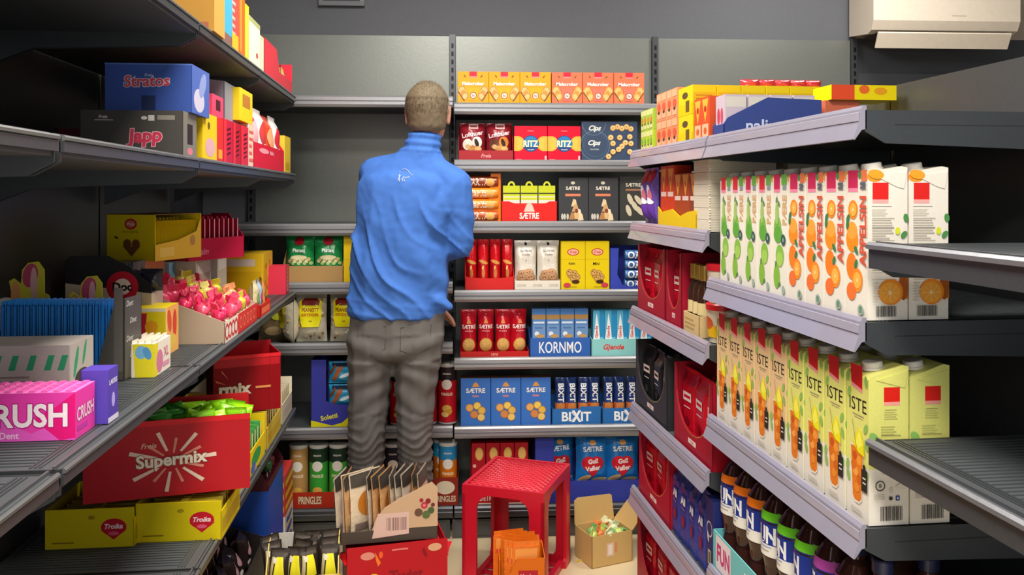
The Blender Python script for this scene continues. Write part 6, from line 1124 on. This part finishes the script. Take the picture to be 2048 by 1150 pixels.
for i in range(12):
    k = (i * 2 + i // 3) % 3; o = inst(tp_[k], f'foil tea pack with {["cream", "sand", "caramel"][k]} sides, {nth(i, 12, "the yellow-flecked side")}'); o.location = T @ Vector((-w_ / 2 + .016 + i * .0222, .012 + .055, .0045)); o.rotation_euler = (R(-3), R(0), R(11 + (72 if i != 3 and i != 2 else 40) + 6 * math.sin(i * 2)))
    a = R(11 + 78); 
# black and yellow pack tray on a carton
m = bx(.19, .17, .22, M('#a8844e')); o = add(m, 'carton_box', 'plain brown carton on the floor carrying the cream and yellow tray', 'box'); fput(o, -.575, 2.31, 0, 10)
m = tray(.195, .165, .09, .15, M('#e8cc78'), inner=M('#d8d0c4')); p = m.front(.205, .09); p.rect(.5, 0, .52, 1, '#6a5a3c'); p.rect(.96, 0, 1, 1, '#d8c020'); o = add(m, 'display_tray', 'cream and yellow tray of black and gold bags near the lower frame edge', 'tray'); fput(o, -.572, 2.315, .2205, 10)
T = Matrix.Translation(o.location) @ Matrix.Rotation(R(10), 4, 'Z'); m, q = pouch(.055, .15, .03, M('#2e2620', 'foil'), seed=71, sealh=.08); q.poly([(.25, .45), (.85, .5), (.68, .9), (.38, .92)], '#e8dc28'); q.poly([(.05, .5), (.2, .5), (.3, .9), (.15, .9)], '#c8b88a'); q.rect(.1, .86, .9, .97, '#4a4038'); q.ell(.3, .8, .1, .05, '#d8d0c0'); q.ell(.7, .15, .2, .06, '#c8b890'); pr = add(m, 'black_gold_bag', '', 'bag', 'black and gold bags')
for j in range(3):
    for i in range(4): o = inst(pr, f'black and gold bag in the cream tray, {["front", "middle", "rear"][j]} row, {nth(i, 4, "the big red box")}'); o.location = T @ Vector((.072 - i * .048, .02 + j * .045, .004 + j * .004)); o.rotation_euler = (R(-8), R(6 * math.sin(i * 3 + j)), R(10 + 25 * math.sin(i * 2 + j)))
# ================================================================== the man stocking the shelf
def hull(parts, smooth_it=6, voxel=.008, sub=2):
    """parts: list of (p0,r0,p1,r1) with r = (rx,ry,rz); returns remeshed mesh"""
    bm = bmesh.new()
    for p0, r0, p1, r1 in parts:
        b2 = bmesh.new(); 
        for p, r in ((p0, r0), (p1, r1)):
            if not isinstance(r, tuple): r = (r, r, r)
            bmesh.ops.create_icosphere(b2, subdivisions=sub, radius=1, matrix=Matrix.Translation(p) @ Matrix.Diagonal((*r, 1)))
        bmesh.ops.convex_hull(b2, input=b2.verts); 
        for v in [v for v in b2.verts if not v.link_faces]: b2.verts.remove(v)
        me = bpy.data.meshes.new('h'); b2.to_mesh(me); b2.free(); bm.from_mesh(me); bpy.data.meshes.remove(me)
    bmesh.ops.recalc_face_normals(bm, faces=bm.faces)
    me = bpy.data.meshes.new('h'); bm.to_mesh(me); bm.free(); o = bpy.data.objects.new('h', me); COL.objects.link(o)
    r = o.modifiers.new('r', 'REMESH'); r.mode = 'VOXEL'; r.voxel_size = voxel; s = o.modifiers.new('s', 'SMOOTH'); s.factor = .5; s.iterations = smooth_it
    dg = bpy.context.evaluated_depsgraph_get(); dg.update(); out = bpy.data.meshes.new_from_object(o.evaluated_get(dg)); bpy.data.objects.remove(o)
    for p in out.polygons: p.use_smooth = True
    return out
def mk(me, name, mats, parent, pick=None):
    for m in mats: me.materials.append(m)
    if pick:
        for p in me.polygons: p.material_index = pick(p.center)
    o = bpy.data.objects.new(name, me); COL.objects.link(o); o.parent = parent; return o
DM = 2.98
def mp(px, py, D=DM): return Vector(((px - 1024) / F * D, D, CH - (py - HZ) / F * D))
man = empty('person', 'man seen from behind in a blue jacket and grey jeans, reaching into the shelves', 'person')
V = Vector
hip = V((-.408, 2.98, .92)); waist = V((-.396, 2.985, 1.03)); chest = V((-.368, 2.99, 1.26)); shl = V((-.352, 3.0, 1.44)); neck = V((-.318, 3.01, 1.51)); head = V((-.300, 3.015, 1.634))
Ls = V((-.488, 3.03, 1.425)); Rs = V((-.202, 2.985, 1.385)); Re = V((-.185, 2.995, 1.17)); Rw = V((-.26, 3.19, 1.13)); Le = V((-.49, 3.13, 1.19)); Lw = V((-.335, 3.185, .965))
LH = V((-.472, 2.99, .90)); RH = V((-.332, 2.99, .90)); LK = V((-.508, 2.96, .50)); RK = V((-.345, 2.96, .50)); LA = V((-.525, 3.02, .09)); RA = V((-.335, 3.03, .09))
skin = M('#c08a72', 'skin')
hand_parts = []
def hand(w_, d, side, curl):
    d = d.normalized(); up = V((0, 0, 1)); s = d.cross(up).normalized() * side; nrm = s.cross(d).normalized() * side
    pc = w_ + d * .045; P = [(w_, (.024, .022, .022), w_ + d * .03, (.03, .026, .02))]
    for k in range(4): base = w_ + d * .085 + s * (.03 - .02 * k); P.append((w_ + d * .03 + s * (.018 - .012 * k), .014, base, .0125))
    for k in range(4):
        L = [.038, .044, .041, .032][k]; base = w_ + d * .087 + s * (.031 - .0205 * k); spread = s * (.12 - .08 * k)
        d1 = (d * math.cos(curl * .6) - up * math.sin(curl * .6) + spread).normalized(); d2 = (d * math.cos(curl * 1.4) - up * math.sin(curl * 1.4) + spread).normalized()
        a = base + d1 * L; b = a + d2 * L * .75; P += [(base, .0095, a, .0085), (a, .0085, b, .0075)]
    tb = w_ + d * .03 + s * .024; ta = tb + (d * .6 + s * .8).normalized() * .035; te = ta + (d * .95 + s * .25 - up * .2).normalized() * .03; P += [(tb, .013, ta, .0105), (ta, .0105, te, .009)]
    return P
bp_ = [(hip, (.13, .085, .08), waist, (.115, .08, .07)), (waist, (.115, .08, .07), chest, (.13, .085, .08)), (chest, (.13, .085, .08), shl, (.13, .07, .05)), (shl, (.09, .055, .05), neck, (.052, .055, .04)), (neck, (.052, .055, .04), head - V((0, 0, .06)), (.05, .058, .04)),
       (Ls, .05, Le, .038), (Le, .038, Lw, .026), (Rs, .05, Re, .038), (Re, .038, Rw, .026), (LH, (.062, .07, .07), LK, .045), (LK, .045, LA, .034), (RH, (.062, .07, .07), RK, .045), (RK, .045, RA, .034),
       (head + V((0, .0, .02)), (.072, .090, .085), head + V((.006, .03, -.05)), (.055, .062, .05)), (head + V((.01, .075, -.085)), (.028, .022, .02), head + V((0, .04, -.06)), (.05, .05, .03)),
       (head + V((.018, .105, .0)), (.009, .01, .01), head + V((.022, .118, -.025)), (.013, .013, .009)), (head + V((.016, .098, -.052)), (.022, .01, .006), head + V((.016, .1, -.055)), (.02, .01, .006))]
for sx in (-1, 1): bp_.append((head + V((sx * .076, .018, .018)), (.008, .017, .022), head + V((sx * .074, .012, -.022)), (.007, .011, .014)))
bp_ += hand(Rw, V((-.3, .8, -.1)), -1, .5) + hand(Lw, V((.74, .28, -.52)), 1, .55)
bm_ = hull(bp_, 3, .0052); mk(bm_, 'body', [skin], man)
for sx in (-1, 1):
    m = MB(); m.lathe([(0, -.011), (.008, -.008), (.011, 0), (.008, .008), (0, .011)], '#e8e4e0', 12); o = m.obj('eye', man); o.location = head + V((sx * .03 + .014, .088, .005))
# hair: close cropped cap over crown and back of the head
hh = hull([(head + V((-.001, -.004, .028)), (.0765, .094, .087), head + V((0, -.014, -.035)), (.068, .072, .045))], 3, .006, 3)
bm = bmesh.new(); bm.from_mesh(hh)
for v in list(bm.verts):
    q = v.co - head
    if q.z < -.062 + .35 * max(0, abs(q.x) - .045) * 1.2 or (q.y > .05 and q.z < .06) or (q.y > -.01 and q.z < .035 and abs(q.x) > .05 and q.z < .035): bm.verts.remove(v)
from mathutils import noise
for v in bm.verts:
    q = v.co - head; n_ = noise.noise(v.co * 60) * .002 + noise.noise(v.co * 150) * .0015; v.co += q.normalized() * (n_ + (.004 if q.z > .05 else 0))
bm.to_mesh(hh); bm.free(); hm = M('#6a5c47', 'hair'); ho = mk(hh, 'hair', [hm], man)
rr = random.Random(11); tf = MB()
for i in range(1500):
    a = rr.uniform(0, 2 * math.pi); z = rr.uniform(-.3, 1); q = V((math.cos(a) * math.sqrt(1 - z * z), math.sin(a) * math.sqrt(1 - z * z), z)); 
    if q.y > .3 and z < .5: continue
    p = head + V((q.x * .077, q.y * .095 - .004, q.z * .088 + .028)); d = (q + V((rr.uniform(-.5, .5), rr.uniform(-.5, .5), rr.uniform(-.2, .5)))).normalized(); L = rr.uniform(.004, .009) * (1.3 if z > .7 else .7); s = d.orthogonal().normalized() * .0011; t2 = d.cross(s).normalized() * .0011
    tf.add([p - s, p + s * .5 + t2, p + s * .5 - t2, p + d * L], [(0, 1, 3), (1, 2, 3), (2, 0, 3)], hm)
tf.obj('hair_tuft', ho)['kind'] = 'stuff'
# jacket
jp = [(V((-.400, 2.985, .935)), (.180, .118, .05), V((-.398, 2.985, 1.06)), (.178, .12, .05)), (V((-.398, 2.985, 1.06)), (.178, .12, .06), V((-.382, 2.985, 1.25)), (.172, .12, .07)), (V((-.382, 2.985, 1.25)), (.172, .12, .07), V((-.368, 2.99, 1.39)), (.180, .108, .06)),
      (V((-.36, 2.995, 1.41)), (.17, .085, .05), V((-.325, 3.005, 1.50)), (.075, .07, .03)), (V((-.325, 3.0, 1.485)), (.075, .074, .03), V((-.308, 3.01, 1.565)), (.060, .066, .018)),
      (Ls, (.060, .07, .062), V((-.335, 3.0, 1.475)), (.05, .06, .035)), (Rs, (.064, .07, .06), V((-.315, 3.0, 1.475)), (.05, .06, .035)), (Rs, (.064, .07, .06), V((-.30, 2.985, 1.25)), (.09, .10, .08)),
      (Ls, (.060, .068, .062), Le, (.055, .06, .055)), (Le, .055, Lw, (.038, .038, .036)), (Rs, (.064, .07, .062), Re + V((0, 0, .03)), (.054, .064, .06)), (Re, (.053, .06, .045), Rw, (.04, .04, .038)),
      (V((-.222, 2.95, .962)), (.018, .03, .012), V((-.26, 2.95, .985)), (.03, .05, .03))]
jm = hull(jp, 8, .0065)
def fold(v, amp, f, ph=0.): return amp * math.sin(v * f + ph)
jm.calc_loop_triangles()
nm = [v.normal.copy() for v in jm.vertices]
for v, n_ in zip(jm.vertices, nm):
    q = v.co; x, z = q.x + .37, q.z
    w_ = noise.noise(V((x * 5, 1.3, z * 5))) * .6
    # long creases running from the right armpit down to the left hip, deeper towards the waist
    s_ = x * .80 + z * .6; t_ = x * -.6 + z * .8
    k = max(0, min(1, (1.36 - z) / .14)) * (n_.y < .3)
    a = 1 - abs(math.sin((s_ + w_ * .03) * 44 + 5 * noise.noise(V((t_ * 3.5, s_ * 4, 0))))) ; m_ = max(0., noise.noise(V((s_ * 9, t_ * 3.2, 5))) + .38)
    d = (a ** 2.2 - .2) * .021 * k * m_
    d += .012 * k * noise.noise(V((s_ * 13, t_ * 3.5, 2)))
    if z < 1.05: d += .005 * (max(0, math.sin(z * 150 + x * 14 + 4 * noise.noise(V((x * 6, z * 4, 0))))) ** 2) * (1.05 - z) / .1 * (.5 + noise.noise(V((x * 8, z * 8, 9))))
    if abs(q.x + .19) < .09 and z < 1.3: d += .002 * math.sin(z * 75 + x * 30)
    if z > 1.50: d += .003 * math.sin(z * 230 + x * 20)
    if z < .925: d -= .004
    v.co = q + n_ * (d + .0015 * noise.noise(q * 45))
blue = M('#3a6cbc', 'cloth'); jb = mk(jm, 'jacket', [blue], man)
# logo outline stitched on the back
bvh = __import__('mathutils.bvhtree', fromlist=['BVHTree']).BVHTree.FromObject(jb, bpy.context.evaluated_depsgraph_get())
def onback(px, py):
    o_ = V((0, 0, CH)); d_ = V(((px - 1024) / F, 1, -(py - HZ) / F)).normalized(); h_ = bvh.ray_cast(o_, d_); return (h_[0] + V((0, -.0018, 0))) if h_[0] else None
lg = MB(); wc = M('#c6d4ee')
for pts in ([(801, 350), (798, 355), (797, 362), (799, 364), (798, 350), (800, 343), (805, 339), (811, 338), (817, 342), (820, 347), (826, 350), (819, 354), (813, 355), (808, 354)], [(803, 351), (807, 354), (805, 358), (803, 362)], [(808, 355), (809, 358), (812, 356)], [(800, 360), (805, 360), (805, 364)], [(808, 358), (810, 363), (807, 364)]):
    P = [onback(*q) for q in pts]; P = [p for p in P if p]
    if len(P) > 1: lg.tube(P, .0011, wc, 5)
lg.obj('back_logo', jb, 'pale outline logo on the back of the jacket')
# jeans
tp2 = [(V((-.400, 2.985, .955)), (.170, .105, .03), V((-.404, 2.98, .86)), (.172, .112, .05)), (V((-.402, 2.98, .87)), (.173, .113, .06), V((-.406, 2.975, .81)), (.166, .11, .05)),
       (V((-.490, 2.975, .84)), (.088, .098, .07), V((-.498, 2.97, .66)), (.074, .082, .05)), (V((-.498, 2.97, .66)), (.074, .082, .05), V((-.507, 2.965, .50)), (.066, .07, .05)), (V((-.507, 2.965, .50)), (.066, .07, .05), V((-.515, 2.99, .36)), (.066, .07, .05)), (V((-.515, 2.99, .36)), (.064, .066, .05), V((-.525, 3.02, .1)), (.056, .062, .02)),
       (V((-.325, 2.975, .84)), (.090, .098, .07), V((-.337, 2.97, .66)), (.072, .082, .05)), (V((-.337, 2.97, .66)), (.072, .082, .05), V((-.340, 2.965, .50)), (.062, .07, .05)), (V((-.340, 2.965, .50)), (.062, .07, .05), V((-.338, 2.99, .36)), (.060, .068, .05)), (V((-.338, 2.99, .36)), (.06, .066, .05), V((-.335, 3.03, .1)), (.054, .06, .02))]
tm = hull(tp2, 6, .0065)
for v in tm.vertices:
    q = v.co.copy(); n_ = v.normal.copy(); z = q.z; side = -1 if q.x < -.42 else 1; x = q.x - (-.51 if side < 0 else -.34); d = .002 * noise.noise(q * 22)
    if z < .62: 
        k = min(1, (.62 - z) / .1); ph = z * 110 + side * x * 16 + 7 * noise.noise(V((x * 9 + q.y * 5, z * 6, side))); d += .0062 * k * ((1 - abs(math.sin(ph))) ** 1.5 - .3) * (.6 + .6 * noise.noise(V((x * 9, z * 10, 3 + side))) + .3)
    if .60 < z < .78: d += .003 * math.sin(z * 90 + side * x * 40 + 3 * noise.noise(q * 9))
    if z > .78 and n_.y < 0: d += .004 * math.sin((z - side * x * .35) * 70) * (z < .87)
    v.co = q + n_ * d
jn = mk(tm, 'jeans', [M('#5f5b57', 'cloth')], man)
for s in (-1, 1):
    cxp = -.402 + s * .075; pk = MB()
    bv2 = __import__('mathutils.bvhtree', fromlist=['BVHTree']).BVHTree.FromObject(jn, bpy.context.evaluated_depsgraph_get())
    P = []
    for a, b in ((-.05, .90), (.05, .905), (.048, .83), (0, .805), (-.05, .825), (-.05, .90)):
        h_ = bv2.ray_cast(V((cxp + a, 2.5, b)), V((0, 1, 0)))
        if h_[0]: P.append(h_[0] + V((0, -.0012, 0)))
    if len(P) > 2: pk.tube(P, .0009, M('#45413e'), 4); pk.obj('pocket_seam', jn)
for s, A in ((-1, LA), (1, RA)):
    sm = hull([(A + V((0, -.03, -.035)), (.04, .045, .035), A + V((s * .01, .10, -.055)), (.042, .05, .022)), (A + V((0, -.03, -.075)), (.042, .05, .014), A + V((s * .01, .12, -.078)), (.044, .05, .012)), (A, (.042, .045, .02), A + V((0, .02, -.03)), (.042, .05, .03))], 3, .007); mk(sm, 'shoe', [M('#26282c', 'cloth')], man)
